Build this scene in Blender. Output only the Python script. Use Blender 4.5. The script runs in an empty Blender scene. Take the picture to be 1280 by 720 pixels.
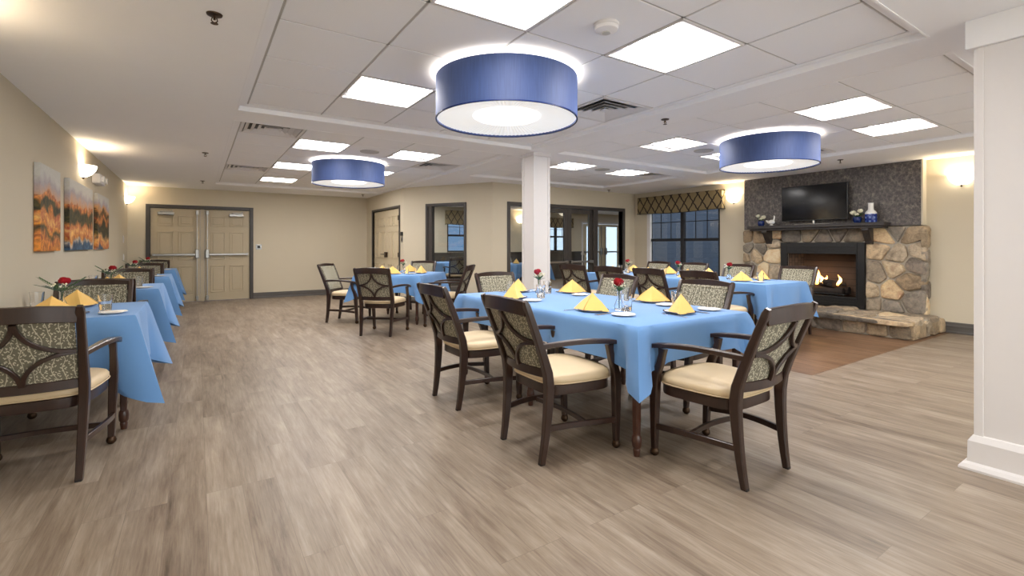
import bpy, bmesh, math, random
from mathutils import Vector, Matrix, noise
SC = bpy.context.scene
COL = SC.collection
PI = math.pi
V = Vector

# ------------------------------------------------------------------ helpers
def obj(name, bm, mat, parent=None, smooth=False, label=None):
    me = bpy.data.meshes.new(name)
    bmesh.ops.recalc_face_normals(bm, faces=bm.faces)
    bm.to_mesh(me); bm.free()
    me.materials.append(mat)
    if smooth:
        for p in me.polygons: p.use_smooth = True
        try: me.set_sharp_from_angle(angle=math.radians(38))
        except Exception: pass
    o = bpy.data.objects.new(name, me); COL.objects.link(o)
    if parent: o.parent = parent
    if label: o['label'] = label
    return o

def thing(name, label, cat, loc=(0, 0, 0), rz=0, group=None):
    o = bpy.data.objects.new(name, None); COL.objects.link(o)
    o.empty_display_size = .1
    o.location = loc; o.rotation_euler = (0, 0, rz)
    return tag(o, label, cat, group)

def tag(o, label, cat, group=None):
    o['label'] = label; o['category'] = cat
    if group: o['group'] = group
    return o

def struct(name, bm, mat, smooth=False, label=None, parent=None):
    o = obj(name, bm, mat, parent, smooth, label)
    if not parent: o['kind'] = 'structure'
    return o

def dup(o, loc=None, rz=None, label=None, group=None, parent=None):
    c = o.copy(); COL.objects.link(c)
    if parent: c.parent = parent
    for ch in list(o.children): dup(ch, parent=c)
    if loc is not None: c.location = loc
    if rz is not None: c.rotation_euler = (0, 0, rz)
    if label: c['label'] = label
    if group: c['group'] = group
    return c

def B(): return bmesh.new()

def box(bm, x0, x1, y0, y1, z0, z1, bev=0.0, mtx=None):
    r = bmesh.ops.create_cube(bm, size=1)
    vs = r['verts']
    for v in vs:
        v.co = V((x0 + (v.co.x + .5) * (x1 - x0), y0 + (v.co.y + .5) * (y1 - y0), z0 + (v.co.z + .5) * (z1 - z0)))
    if bev > 0:
        es = set(e for v in vs for e in v.link_edges)
        rr = bmesh.ops.bevel(bm, geom=list(es), offset=bev, segments=2, affect='EDGES', profile=.5)
        vs = list(set(v for f in rr['faces'] for v in f.verts) | set(v for v in vs if v.is_valid))
    if mtx is not None:
        for v in vs: v.co = mtx @ v.co
    return vs

def section(w, h, c=.28, round_=False):
    w *= .5; h *= .5
    if round_:
        return [(w * math.cos(a * PI / 5), h * math.sin(a * PI / 5)) for a in range(10)]
    cx = min(w, h) * c
    return [(w - cx, -h), (w, -h + cx), (w, h - cx), (w - cx, h), (-w + cx, h), (-w, h - cx), (-w, -h + cx), (-w + cx, -h)]

def sweep(bm, pts, w, h, side, c=.28, rnd=False):
    pts = [V(p) for p in pts]; n = len(pts)
    if not isinstance(w, (list, tuple)): w = [w] * n
    if not isinstance(h, (list, tuple)): h = [h] * n
    rings = []
    for i, p in enumerate(pts):
        t = (pts[min(i + 1, n - 1)] - pts[max(i - 1, 0)]).normalized()
        s = V(side) - t * V(side).dot(t); s.normalize()
        nn = t.cross(s)
        rings.append([bm.verts.new(p + s * a + nn * b) for a, b in section(w[i], h[i], c, rnd)])
    for a, b in zip(rings, rings[1:]):
        m = len(a)
        for k in range(m): bm.faces.new((a[k], a[(k + 1) % m], b[(k + 1) % m], b[k]))
    bm.faces.new(rings[0][::-1]); bm.faces.new(rings[-1])

def tube(bm, pts, r, side=None):
    side = side or (0.3, 0.5, .81)
    if isinstance(r, (list, tuple)): d = [2 * x for x in r]
    else: d = 2 * r
    sweep(bm, pts, d, d, side, rnd=True)

def lathe(bm, prof, seg=24, c=(0, 0, 0), mtx=None, a0=0, a1=2 * PI, cap=True):
    full = abs(a1 - a0 - 2 * PI) < 1e-6
    rings = []
    for r, z in prof:
        if r < 1e-5:
            rings.append([bm.verts.new((c[0], c[1], c[2] + z))]); continue
        k = seg if full else seg + 1
        rings.append([bm.verts.new((c[0] + r * math.cos(a0 + (a1 - a0) * i / seg), c[1] + r * math.sin(a0 + (a1 - a0) * i / seg), c[2] + z)) for i in range(k)])
    for a, b in zip(rings, rings[1:]):
        if len(a) == 1 and len(b) == 1: continue
        n = seg
        for i in range(n):
            j = (i + 1) % len(a) if full else i + 1
            jb = (i + 1) % len(b) if full else i + 1
            if len(a) == 1: bm.faces.new((a[0], b[i], b[jb]))
            elif len(b) == 1: bm.faces.new((a[i], a[j], b[0]))
            else: bm.faces.new((a[i], a[j], b[jb], b[i]))
    if cap:
        if len(rings[0]) > 2: bm.faces.new(rings[0][::-1])
        if len(rings[-1]) > 2: bm.faces.new(rings[-1])
    if mtx is not None:
        for ring in rings:
            for v in ring: v.co = mtx @ v.co

def prism(bm, poly, z0, z1, mtx=None):
    a = [bm.verts.new((x, y, z0)) for x, y in poly]; b = [bm.verts.new((x, y, z1)) for x, y in poly]
    n = len(poly)
    for i in range(n): bm.faces.new((a[i], a[(i + 1) % n], b[(i + 1) % n], b[i]))
    bm.faces.new(a[::-1]); bm.faces.new(b)
    if mtx is not None:
        for v in a + b: v.co = mtx @ v.co

def grid(bm, f, nu, nv):
    g = [[bm.verts.new(f(i / nu, j / nv)) for j in range(nv + 1)] for i in range(nu + 1)]
    for i in range(nu):
        for j in range(nv): bm.faces.new((g[i][j], g[i + 1][j], g[i + 1][j + 1], g[i][j + 1]))
    return g

def slab(bm, f, nu, nv, th):
    """closed curved slab: f(u,v)->(point, normal)"""
    A = [[None] * (nv + 1) for _ in range(nu + 1)]; Bk = [[None] * (nv + 1) for _ in range(nu + 1)]
    for i in range(nu + 1):
        for j in range(nv + 1):
            u, v = i / nu, j / nv
            p, n = f(u, v)
            e = min(1, 7 * min(u, 1 - u), 7 * min(v, 1 - v)); e = math.sqrt(max(0, 1 - (1 - e) ** 2)) * .8 + .2
            A[i][j] = bm.verts.new(p + n * th * .5 * e); Bk[i][j] = bm.verts.new(p - n * th * .5)
    for i in range(nu):
        for j in range(nv):
            bm.faces.new((A[i][j], A[i + 1][j], A[i + 1][j + 1], A[i][j + 1]))
            bm.faces.new((Bk[i][j], Bk[i][j + 1], Bk[i + 1][j + 1], Bk[i + 1][j]))
    for i in range(nu):
        bm.faces.new((A[i][0], Bk[i][0], Bk[i + 1][0], A[i + 1][0])); bm.faces.new((A[i][nv], A[i + 1][nv], Bk[i + 1][nv], Bk[i][nv]))
    for j in range(nv):
        bm.faces.new((A[0][j], A[0][j + 1], Bk[0][j + 1], Bk[0][j])); bm.faces.new((A[nu][j], Bk[nu][j], Bk[nu][j + 1], A[nu][j + 1]))

# ------------------------------------------------------------------ materials
def srgb(r, g, b):
    f = lambda c: (c / 255 / 12.92) if c <= 10 else ((c / 255 + .055) / 1.055) ** 2.4
    return (f(r), f(g), f(b), 1)

class NT:
    def __init__(s, name):
        s.m = bpy.data.materials.new(name); s.m.use_nodes = True
        s.t = s.m.node_tree; s.b = s.t.nodes['Principled BSDF']; s.out = s.t.nodes['Material Output']
    def n(s, typ, **kw):
        nd = s.t.nodes.new(typ)
        for k, v in kw.items():
            if k.startswith('i_'):
                key = k[2:]; key = int(key) if key.isdigit() else key.replace('_', ' ')
                if isinstance(v, bpy.types.NodeSocket): s.t.links.new(v, nd.inputs[key])
                else: nd.inputs[key].default_value = v
            else: setattr(nd, k, v)
        return nd
    def math(s, op, a, b=None, c=None, clamp=False):
        nd = s.n('ShaderNodeMath', operation=op, use_clamp=clamp)
        for i, x in enumerate((a, b, c)):
            if x is None: continue
            if isinstance(x, bpy.types.NodeSocket): s.t.links.new(x, nd.inputs[i])
            else: nd.inputs[i].default_value = x
        return nd.outputs[0]
    def mix(s, f, a, b, blend='MIX'):
        nd = s.n('ShaderNodeMix', data_type='RGBA', blend_type=blend)
        for i, x in ((0, f), (6, a), (7, b)):
            if isinstance(x, bpy.types.NodeSocket): s.t.links.new(x, nd.inputs[i])
            else: nd.inputs[i].default_value = x
        return nd.outputs[2]
    def ramp(s, f, stops, interp='LINEAR'):
        nd = s.n('ShaderNodeValToRGB'); s.t.links.new(f, nd.inputs[0])
        cr = nd.color_ramp; cr.interpolation = interp
        while len(cr.elements) > 1: cr.elements.remove(cr.elements[-1])
        cr.elements[0].position = stops[0][0]; cr.elements[0].color = stops[0][1]
        for p, c in stops[1:]:
            e = cr.elements.new(p); e.color = c
        return nd.outputs[0]
    def set(s, **kw):
        for k, v in kw.items():
            key = k.replace('_', ' ')
            if isinstance(v, bpy.types.NodeSocket): s.t.links.new(v, s.b.inputs[key])
            else: s.b.inputs[key].default_value = v
        return s
    def bump(s, h, strength=.3, dist=.01):
        nd = s.n('ShaderNodeBump', i_Strength=strength, i_Distance=dist, i_Height=h)
        s.t.links.new(nd.outputs[0], s.b.inputs['Normal']); return nd
    def co(s, kind='Object'):
        return s.n('ShaderNodeTexCoord').outputs[kind]
    def pos(s): return s.n('ShaderNodeNewGeometry').outputs['Position']
    def noise(s, vec, scale, detail=3, rough=.5, dist=0):
        nd = s.n('ShaderNodeTexNoise', i_Vector=vec, i_Scale=scale, i_Detail=detail, i_Roughness=rough, i_Distortion=dist)
        return nd.outputs[0]
    def mapping(s, vec, scale=(1, 1, 1), rot=(0, 0, 0), loc=(0, 0, 0)):
        return s.n('ShaderNodeMapping', i_Vector=vec, i_Scale=scale, i_Rotation=rot, i_Location=loc).outputs[0]
    def sep(s, vec):
        return s.n('ShaderNodeSeparateXYZ', i_Vector=vec).outputs

def plain(name, col, rough=.5, metal=0, spec=.5, nz=0.0, nscale=20, bump=0, **kw):
    t = NT(name); t.set(Base_Color=col, Roughness=rough, Metallic=metal)
    t.b.inputs['Specular IOR Level'].default_value = spec
    if nz or bump:
        f = t.noise(t.co(), nscale, 4)
        if nz:
            d = tuple(c * (1 - nz) for c in col[:3]) + (1,); l = tuple(min(1, c * (1 + nz)) for c in col[:3]) + (1,)
            t.set(Base_Color=t.mix(f, d, l))
        if bump: t.bump(f, bump, .004)
    t.set(**kw)
    return t.m

def emis(name, col, strength):
    t = NT(name); t.set(Base_Color=col, Roughness=.5)
    t.b.inputs['Emission Color'].default_value = col; t.b.inputs['Emission Strength'].default_value = strength
    return t.m

M = {}
M['wall'] = plain('wall_paint', srgb(206, 195, 172), .75, nz=.015, nscale=3, bump=.03)
M['white'] = plain('white_paint', srgb(226, 222, 220), .4, nz=.01)
M['ceil'] = plain('ceiling_paint', srgb(247, 246, 246), .85, nz=.012, nscale=6)
M['tile'] = plain('ceiling_tile', srgb(246, 245, 245), .9, nz=.03, nscale=180, bump=.15)
M['grid'] = plain('grid_metal', srgb(192, 188, 183), .6)
M['base'] = plain('vinyl_base', srgb(88, 84, 80), .45, nz=.08, nscale=9)
M['casing'] = plain('dark_casing', srgb(66, 61, 57), .45, nz=.05)
M['door'] = plain('tan_door_paint', srgb(186, 171, 142), .45, nz=.02)
M['doorA'] = plain('cream_door_paint', srgb(205, 190, 160), .5, nz=.02)
M['metal'] = plain('brushed_metal', srgb(158, 156, 152), .28, metal=1, nz=.06, nscale=60)
M['black'] = plain('black_plastic', srgb(18, 18, 19), .35)
M['bronze'] = plain('bronze_metal', srgb(70, 52, 38), .35, metal=.8)
M['screen'] = plain('glossy_screen', srgb(5, 5, 7), .12, spec=.3)
M['iron'] = plain('matte_black_iron', srgb(20, 19, 19), .42, nz=.2)
M['rubber'] = plain('rubber', srgb(25, 22, 20), .6)

def wood(name, c0, c1, rough=.3, sc=1.0):
    t = NT(name)
    v = t.mapping(t.co(), scale=(14 * sc, 14 * sc, 2.2 * sc))
    f = t.noise(v, 3, 5, .6, .6)
    t.set(Base_Color=t.mix(f, c0, c1), Roughness=rough)
    t.b.inputs['Coat Weight'].default_value = .25; t.b.inputs['Coat Roughness'].default_value = .25
    t.bump(f, .06, .002)
    return t.m
M['wood'] = wood('espresso_wood', srgb(32, 19, 14), srgb(60, 38, 29), .32)
M['tablewood'] = wood('table_wood', srgb(48, 26, 18), srgb(84, 50, 36), .3)
M['mantel'] = wood('dark_mantel_wood', srgb(34, 30, 28), srgb(58, 50, 46), .5)
M['vinyl'] = plain('cream_vinyl', srgb(210, 188, 152), .42, nz=.03, nscale=9, bump=.05)

def fabric(name, base, leaf, thr=.2):
    t = NT(name)
    o = t.co()
    o = t.mapping(o, rot=(PI / 2, 0, 0))
    nz_ = t.n('ShaderNodeTexNoise', i_Vector=o, i_Scale=9.0, i_Detail=1.0)
    w = t.n('ShaderNodeVectorMath', operation='SCALE', i_0=nz_.outputs['Color']); w.inputs['Scale'].default_value = .02
    ad = t.n('ShaderNodeVectorMath', operation='ADD', i_0=o, i_1=w.outputs[0]).outputs[0]
    masks = []
    for rot, sc, lo in ((.75, 36, 0), (-.6, 33, 3.3)):
        m = t.mapping(t.mapping(ad, rot=(0, 0, rot)), scale=(sc * 2.1, sc, .01), loc=(lo, lo, 0))
        vo = t.n('ShaderNodeTexVoronoi', i_Vector=m, i_Scale=1.0, voronoi_dimensions='2D'); vo.inputs['Randomness'].default_value = .8
        masks.append(t.math('LESS_THAN', vo.outputs['Distance'], thr - .02))
    mk = t.math('MAXIMUM', masks[0], masks[1])
    wv = t.n('ShaderNodeTexWave', i_Vector=ad, i_Scale=9.0, i_Distortion=5.0); wv.inputs['Detail'].default_value = 1
    st = t.math('GREATER_THAN', wv.outputs[1], .985)
    mk = t.math('MAXIMUM', mk, st)
    fn = t.noise(o, 260, 2)
    col = t.mix(mk, base, leaf)
    col = t.mix(.25, col, t.mix(fn, (.02, .02, .015, 1), (.9, .87, .75, 1)), 'SOFT_LIGHT')
    t.set(Base_Color=col, Roughness=.8); t.b.inputs['Sheen Weight'].default_value = .15
    t.bump(t.math('ADD', mk, fn), .12, .002)
    return t.m
M['fabric'] = fabric('sprigged_upholstery', srgb(112, 108, 92), srgb(198, 192, 170))

def cloth(name, c):
    t = NT(name)
    o = t.co()
    f = t.noise(o, 4, 3); g = t.noise(t.mapping(o, scale=(1, 1, 1)), 420, 1)
    d = tuple(x * .9 for x in c[:3]) + (1,)
    t.set(Base_Color=t.mix(f, d, c), Roughness=.78); t.b.inputs['Sheen Weight'].default_value = .2
    t.bump(t.math('ADD', g, t.math('MULTIPLY', t.noise(o, 14, 2), 2.0)), .12, .003)
    return t.m
M['cloth'] = cloth('sky_blue_linen', srgb(102, 150, 206))
M['napkin'] = cloth('yellow_linen', srgb(246, 200, 112))
M['china'] = plain('white_china', srgb(238, 236, 230), .15)
M['navy'] = plain('navy_glaze', srgb(22, 42, 96), .2, nz=.1)
M['rose'] = plain('red_petals', srgb(176, 14, 30), .55, nz=.25, nscale=60)
M['rosepink'] = plain('pink_red_petals', srgb(188, 40, 58), .55, nz=.25, nscale=60)
M['petal'] = plain('white_petals', srgb(238, 232, 205), .6, nz=.08, nscale=60)
M['leaf'] = plain('green_leaf', srgb(58, 96, 46), .45, nz=.3, nscale=50)
M['cutlery'] = plain('steel_cutlery', srgb(200, 200, 202), .2, metal=1)

def glass(name, col=(1, 1, 1, 1), rough=0.0):
    t = NT(name)
    t.set(Base_Color=col, Roughness=rough, IOR=1.45); t.b.inputs['Transmission Weight'].default_value = 1
    return t.m
M['glass'] = glass('clear_glass')

def pane(name, tint, gl=.12):
    t = NT(name)
    tr = t.n('ShaderNodeBsdfTransparent', i_Color=tint); gs = t.n('ShaderNodeBsdfGlossy', i_Roughness=.02)
    lw = t.n('ShaderNodeLayerWeight'); lw.inputs[0].default_value = .5
    fac = t.math('ADD', t.math('MULTIPLY', t.math('POWER', lw.outputs['Facing'], 4.0), .8), gl * .4, clamp=True)
    mx = t.n('ShaderNodeMixShader', i_0=fac, i_1=tr.outputs[0], i_2=gs.outputs[0])
    t.t.links.new(mx.outputs[0], t.out.inputs[0])
    return t.m
M['pane'] = pane('window_glass', (.94, .96, .96, 1))
M['panedark'] = pane('tinted_glass', (.72, .74, .74, 1))

t = NT('dusk_siding'); s = t.sep(t.pos())
ln = t.math('GREATER_THAN', t.math('FRACT', t.math('MULTIPLY', s[2], 8.0)), .93)
t.set(Base_Color=t.mix(ln, srgb(50, 64, 84), srgb(38, 50, 66)), Roughness=.8); M['siding'] = t.m
M['siding3'] = plain('blue_grey_trim', srgb(92, 116, 146), .7)
def floor_mat():
    t = NT('plank_floor')
    p = t.pos()
    def planks(width, length, cols, grain, seed):
        m = t.mapping(p, rot=(0, 0, PI / 2), loc=(seed, seed * .37, 0))
        br = t.n('ShaderNodeTexBrick', i_Vector=m, offset=.37, offset_frequency=3)
        br.inputs['Color1'].default_value = (0, 0, 0, 1); br.inputs['Color2'].default_value = (1, 1, 1, 1)
        br.inputs['Mortar'].default_value = (.5, .5, .5, 1)
        br.inputs['Scale'].default_value = 1; br.inputs['Mortar Size'].default_value = .0011; br.inputs['Mortar Smooth'].default_value = .4
        br.inputs['Brick Width'].default_value = length; br.inputs['Row Height'].default_value = width
        br.inputs['Bias'].default_value = 0
        rnd = t.math('MULTIPLY', t.n('ShaderNodeRGBToBW', i_Color=br.outputs['Color']).outputs[0], 1.0)
        # per-plank offset for grain
        off = t.n('ShaderNodeCombineXYZ', i_Z=t.math('MULTIPLY', rnd, 37.0))
        pv = t.n('ShaderNodeVectorMath', operation='ADD', i_0=t.mapping(p, scale=(1, .09, 1)), i_1=off.outputs[0]).outputs[0]
        g1 = t.noise(pv, 26, 6, .65, .5)
        g2 = t.noise(t.n('ShaderNodeVectorMath', operation='ADD', i_0=t.mapping(p, scale=(1, .22, 1)), i_1=off.outputs[0]).outputs[0], 5.5, 3, .55, .9)
        g3 = t.noise(t.mapping(pv, scale=(1, .5, 1)), 95, 4, .7, .6)
        v = t.math('ADD', t.math('MULTIPLY', rnd, .07), t.math('ADD', t.math('MULTIPLY', g1, .4), t.math('ADD', t.math('MULTIPLY', g2, .38), t.math('MULTIPLY', g3, .3))))
        c = t.ramp(v, cols)
        c = t.mix(br.outputs['Fac'], c, grain)
        return c, v, br.outputs['Fac']
    L, v1, f1 = planks(.152, 1.22, [(.38, srgb(86, 71, 57)), (.5, srgb(125, 109, 93)), (.6, srgb(145, 130, 113)), (.74, srgb(170, 156, 140))], srgb(120, 106, 92), .3)
    D, v2, f2 = planks(.152, 1.22, [(.38, srgb(76, 54, 38)), (.55, srgb(112, 84, 62)), (.75, srgb(146, 116, 90))], srgb(60, 42, 30), 1.7)
    s = t.sep(p)
    mx = t.math('GREATER_THAN', s[0], 4.74); my = t.math('GREATER_THAN', s[1], 2.14); my2 = t.math('LESS_THAN', s[1], 6.6)
    k = t.math('MULTIPLY', mx, t.math('MULTIPLY', my, my2))
    t.set(Base_Color=t.mix(k, L, D), Roughness=t.math('ADD', .3, t.math('MULTIPLY', v1, .2)))
    t.b.inputs['Specular IOR Level'].default_value = .45
    t.bump(t.math('SUBTRACT', t.math('MULTIPLY', v1, .5), f1), .1, .002)
    return t.m
M['floor'] = floor_mat()

def shade_mat():
    t = NT('blue_linen_shade')
    s = t.sep(t.co())
    a = t.math('ARCTAN2', s[1], s[0])
    cx = t.n('ShaderNodeCombineXYZ', i_X=t.math('MULTIPLY', a, 20.0), i_Y=t.math('MULTIPLY', s[2], 2.0)).outputs[0]
    f = t.noise(cx, 3, 4)
    t.set(Base_Color=t.mix(f, srgb(34, 50, 92), srgb(58, 80, 130)), Roughness=.6)
    t.b.inputs['Sheen Weight'].default_value = .8; t.b.inputs['Sheen Tint'].default_value = srgb(150, 170, 230)
    return t.m
M['shade'] = shade_mat()

def pleat_mat(st):
    t = NT('pleated_diffuser')
    s = t.sep(t.co())
    a = t.math('ARCTAN2', s[1], s[0])
    cx = t.n('ShaderNodeCombineXYZ', i_X=t.math('MULTIPLY', a, 26.0)).outputs[0]
    f = t.noise(cx, 2, 3)
    col = t.mix(f, (.72, .7, .66, 1), (1, .99, .96, 1))
    t.set(Base_Color=col, Roughness=.7)
    t.t.links.new(col, t.b.inputs['Emission Color']); t.b.inputs['Emission Strength'].default_value = st
    return t.m

def wallpaper():
    t = NT('mottled_charcoal_wallpaper')
    o = t.pos()
    m = t.mapping(o, scale=(1, 16, 11))
    vo = t.n('ShaderNodeTexVoronoi', i_Vector=m, i_Scale=1.6, feature='F1')
    w = t.noise(o, 30, 3, .6, 1.2)
    f = t.math('ADD', t.math('MULTIPLY', vo.outputs['Distance'], .3), t.math('MULTIPLY', w, .85))
    t.set(Base_Color=t.ramp(f, [(.3, srgb(58, 53, 52)), (.5, srgb(80, 74, 72)), (.62, srgb(98, 91, 86)), (.78, srgb(134, 124, 114))]), Roughness=.42)
    t.bump(f, .3, .004)
    return t.m
M['paper'] = wallpaper()

def stone_mat():
    t = NT('field_stone')
    a = t.n('ShaderNodeAttribute', attribute_name='Col').outputs['Color']
    p = t.pos()
    n1 = t.noise(p, 9, 5, .6, .8); n2 = t.noise(p, 45, 4, .65)
    c = t.mix(.65, a, t.ramp(n1, [(.3, (.16, .13, .1, 1)), (.5, (.5, .48, .45, 1)), (.7, (.78, .7, .6, 1))]), 'OVERLAY')
    c = t.mix(.35, c, t.ramp(n2, [(.3, (.25, .25, .25, 1)), (.7, (.75, .75, .75, 1))]), 'OVERLAY')
    t.set(Base_Color=c, Roughness=.75)
    t.bump(t.math('ADD', n1, n2), .6, .012)
    return t.m
M['stone'] = stone_mat()
M['mortar'] = plain('stone_mortar', srgb(176, 166, 150), .9, nz=.15, nscale=30, bump=.5)

def valance_mat():
    t = NT('trellis_valance_fabric')
    s = t.sep(t.pos())
    u = t.math('ADD', s[0], s[1])
    wob = t.math('MULTIPLY', t.math('SINE', t.math('MULTIPLY', s[2], 62.8)), .006)
    u2 = t.math('ADD', u, wob)
    a = t.math('PINGPONG', t.math('ADD', t.math('MULTIPLY', u2, 4.6), t.math('MULTIPLY', s[2], 3.1)), .5)
    b = t.math('PINGPONG', t.math('SUBTRACT', t.math('MULTIPLY', u2, 4.6), t.math('MULTIPLY', s[2], 3.1)), .5)
    m = t.math('LESS_THAN', t.math('MINIMUM', a, b), .075)
    ln = t.noise(t.pos(), 300, 2)
    base = t.mix(ln, srgb(124, 108, 76), srgb(150, 132, 96))
    t.set(Base_Color=t.mix(m, base, srgb(38, 28, 24)), Roughness=.8)
    return t.m
M['valance'] = valance_mat()

def painting(name, kind):
    t = NT(name)
    p = t.pos()
    s = t.sep(p)
    n = t.noise(p, 3.2, 2, .5, .3); n2 = t.noise(p, 9, 4, .65, 1.6); n3 = t.noise(p, 40, 3)
    h = t.math('DIVIDE', t.math('SUBTRACT', s[2], 1.15), .77)   # 0 bottom .. 1 top
    hh = t.math('ADD', h, t.math('MULTIPLY', t.math('SUBTRACT', n, .5), .42))
    sky = srgb(204, 202, 194); mauve = srgb(178, 168, 172); rose_ = srgb(204, 166, 140); orange = srgb(206, 150, 92)
    green = srgb(72, 78, 50); gold = srgb(206, 152, 70); blue = srgb(58, 106, 170); pale = srgb(226, 196, 152)
    if kind == 0: st = [(0, gold), (.12, orange), (.2, green), (.25, gold), (.38, pale), (.46, orange), (.5, green), (.56, green), (.6, orange), (.68, rose_), (.76, mauve), (.85, sky)]
    elif kind == 1: st = [(0, blue), (.08, blue), (.13, srgb(190, 200, 205)), (.18, gold), (.3, pale), (.38, orange), (.44, green), (.56, green), (.62, orange), (.7, rose_), (.78, mauve), (.85, sky)]
    else: st = [(0, blue), (.05, orange), (.18, pale), (.26, green), (.4, srgb(52, 54, 36)), (.5, orange), (.6, green), (.68, orange), (.78, mauve), (.88, sky)]
    c = t.ramp(hh, st)
    spots = t.ramp(n2, [(.38, srgb(90, 60, 36)), (.5, srgb(160, 140, 110)), (.62, srgb(240, 190, 130))])
    amt = t.math('MULTIPLY', t.math('LESS_THAN', hh, .66), .85)
    c = t.mix(amt, c, spots, 'OVERLAY')
    c = t.mix(.2, c, t.ramp(n3, [(.3, (.3, .3, .3, 1)), (.7, (.7, .7, .7, 1))]), 'OVERLAY')
    t.set(Base_Color=c, Roughness=.6); t.bump(n3, .1, .002)
    return t.m

M['refl'] = plain('reflector_white', (.62, .62, .62, 1), .5)
E_TROFF = 15.0
M['lens'] = emis('troffer_lens', (1, .97, .95, 1), E_TROFF)
M['pleat'] = pleat_mat(.24)
M['glow'] = emis('lamp_glow', (1, .95, .88, 1), 4)
M['disc'] = emis('lamp_center', (1, .97, .92, 1), .8)
M['bowl'] = emis('sconce_bowl', (1, .88, .68, 1), 4)
M['bulb'] = emis('sconce_bulb', (1, .82, .58, 1), 130)

# ------------------------------------------------------------------ camera
YAW = math.radians(33.52)
cam = bpy.data.cameras.new('camera'); co = bpy.data.objects.new('camera', cam); COL.objects.link(co)
co.location = (0, 0, 1.2); co.rotation_euler = (PI / 2, 0, -YAW)
cam.sensor_width = 36; cam.lens = 36 * 596 / 1280; cam.shift_y = -53 / 1280; cam.clip_start = .05
SC.camera = co
SC.view_settings.view_transform = 'Standard'; SC.view_settings.look = 'None'
SC.view_settings.exposure = 1.18; SC.view_settings.gamma = 1; SC.view_settings.use_curve_mapping = False

# ------------------------------------------------------------------ room shell
XL, XR, YB, YF = -1.15, 8.65, 12.25, -3.0
S, T = 2.415, 2.455
TW = .12

def wall(name, p0, p1, z0, z1, openings=(), th=TW, mat='wall', ext=(0, 0)):
    """p0->p1 with outward on the left side"""
    p0 = V((p0[0], p0[1], 0)); p1 = V((p1[0], p1[1], 0)); d = (p1 - p0).normalized(); n = V((-d.y, d.x, 0))
    L = (p1 - p0).length
    m = Matrix(((d.x, n.x, 0, p0.x), (d.y, n.y, 0, p0.y), (0, 0, 1, 0), (0, 0, 0, 1)))
    bm = B(); s = -ext[0]
    for a, b, c, e in sorted(openings):
        box(bm, s, a, 0, th, z0, z1, mtx=m)
        if c > z0: box(bm, a, b, 0, th, z0, c, mtx=m)
        if e < z1: box(bm, a, b, 0, th, e, z1, mtx=m)
        s = b
    box(bm, s, L + ext[1], 0, th, z0, z1, mtx=m)
    struct(name, bm, M[mat]); return m

bm = B(); box(bm, -1.4, 15.2, YF - .2, 14.2, -.08, 0); struct('floor', bm, M['floor'])
ZT = 2.62
mL = wall('wall_left', (XL, YF), (XL, YB), 0, ZT, ext=(.1, .1))
mB = wall('wall_back', (XL, YB), (3.65, YB), 0, ZT, [(-.79 - XL, 1.01 - XL, 0, 1.985)], ext=(0, 0))
mA = wall('wall_entry', (3.65, YB + .12), (3.65, 9.65), 0, ZT, [(YB + .12 - 11.74, YB + .12 - 9.90, 0, 2.02)])
bp0, bp1 = V((3.65, 9.65, 0)), V((4.72, 7.8, 0)); bd = (bp1 - bp0).normalized()
sB0, sB1 = .60, 1.53
mBB = wall('wall_corner', (3.65, 9.65), (4.72, 7.8), 0, ZT, [(sB0, sB1, .25, 2.05)])
mC = wall('wall_lobby', (4.72, 7.8), (XR + .12, 7.8), 0, ZT, [(5.12 - 4.72, 8.24 - 4.72, 0, 2.0)])
mD = wall('wall_right', (XR, 7.8), (XR, YF), 0, ZT, [(7.8 - 7.40, 7.8 - 5.60, .55, 2.1), (7.8 - 4.32, 7.8 - 3.10, .3, 1.2)], ext=(0, .1))
mR = wall('wall_rear', (XR, YF), (XL, YF), 0, ZT, [(.5, 3.2, .2, 2.3), (3.6, 6.3, .2, 2.3), (6.7, 9.4, .2, 2.3)])  # openings added out of view so outside light reaches the ceiling
# adjoining sun room
wall('wall_sunroom', (3.77, 13.5), (15, 13.5), 0.98, ZT, [(2.75, 4.6, 0.99, 2.05), (6.45, 7.75, 0.99, 2.05), (8.3, 10.45, 0.981, 2.1)])
bm = B()
box(bm, 3.77, 12.06, 13.5, 13.62, 0, .98); box(bm, 14.23, 15, 13.5, 13.62, 0, .98)
x = 3.9
while x < 12: box(bm, x, x + .5, 13.485, 13.5, .2, .85); x += .6
box(bm, 3.77, 12.06, 13.46, 13.5, .94, .985)
struct('trim_1', bm, M['casing'])
wall('wall_sunroom_side', (15, 13.5), (15, 7.8), 0, ZT)
wall('wall_outside', (15.0, 7.8), (8.77, 7.8), 0, ZT, th=-.12, mat='siding')

# ceiling: soffit with four tile recesses
RX = [(.38, 3.48), (4.03, 7.13)]
GY1 = [4.78 - .622 * j for j in range(7)]          # near recess lines
GY2 = [5.42 + .62 * j for j in range(10)]
R = {1: (.38, 3.48, 1.05, 4.84), 3: (.38, 3.48, 5.42, 11.0), 2: (4.03, 7.13, 1.05, 4.84), 4: (4.03, 7.13, 5.42, 7.28)}
bm = B(); EG = .065
def soff(x0, x1, y0, y1): box(bm, x0, x1, y0, y1, S, S + .12)
for ya, yb, rs in ((YF, 1.05 - EG, ()), (1.05 - EG, 4.84 + EG, (1, 2)), (4.84 + EG, 5.42 - EG, ()), (5.42 - EG, 7.28 + EG, (3, 4)), (7.28 + EG, 7.8, (3,)), (7.8, 11.0 + EG, (3,)), (11.0 + EG, YB, ())):
    x = XL
    for k in rs: soff(x, R[k][0] - EG, ya, yb); x = R[k][1] + EG
    soff(x, XR if yb <= 7.81 else 3.65, ya, yb)
soff(3.65, 15.1, 7.8, 13.6)
struct('ceiling', bm, M['ceil'])
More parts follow.
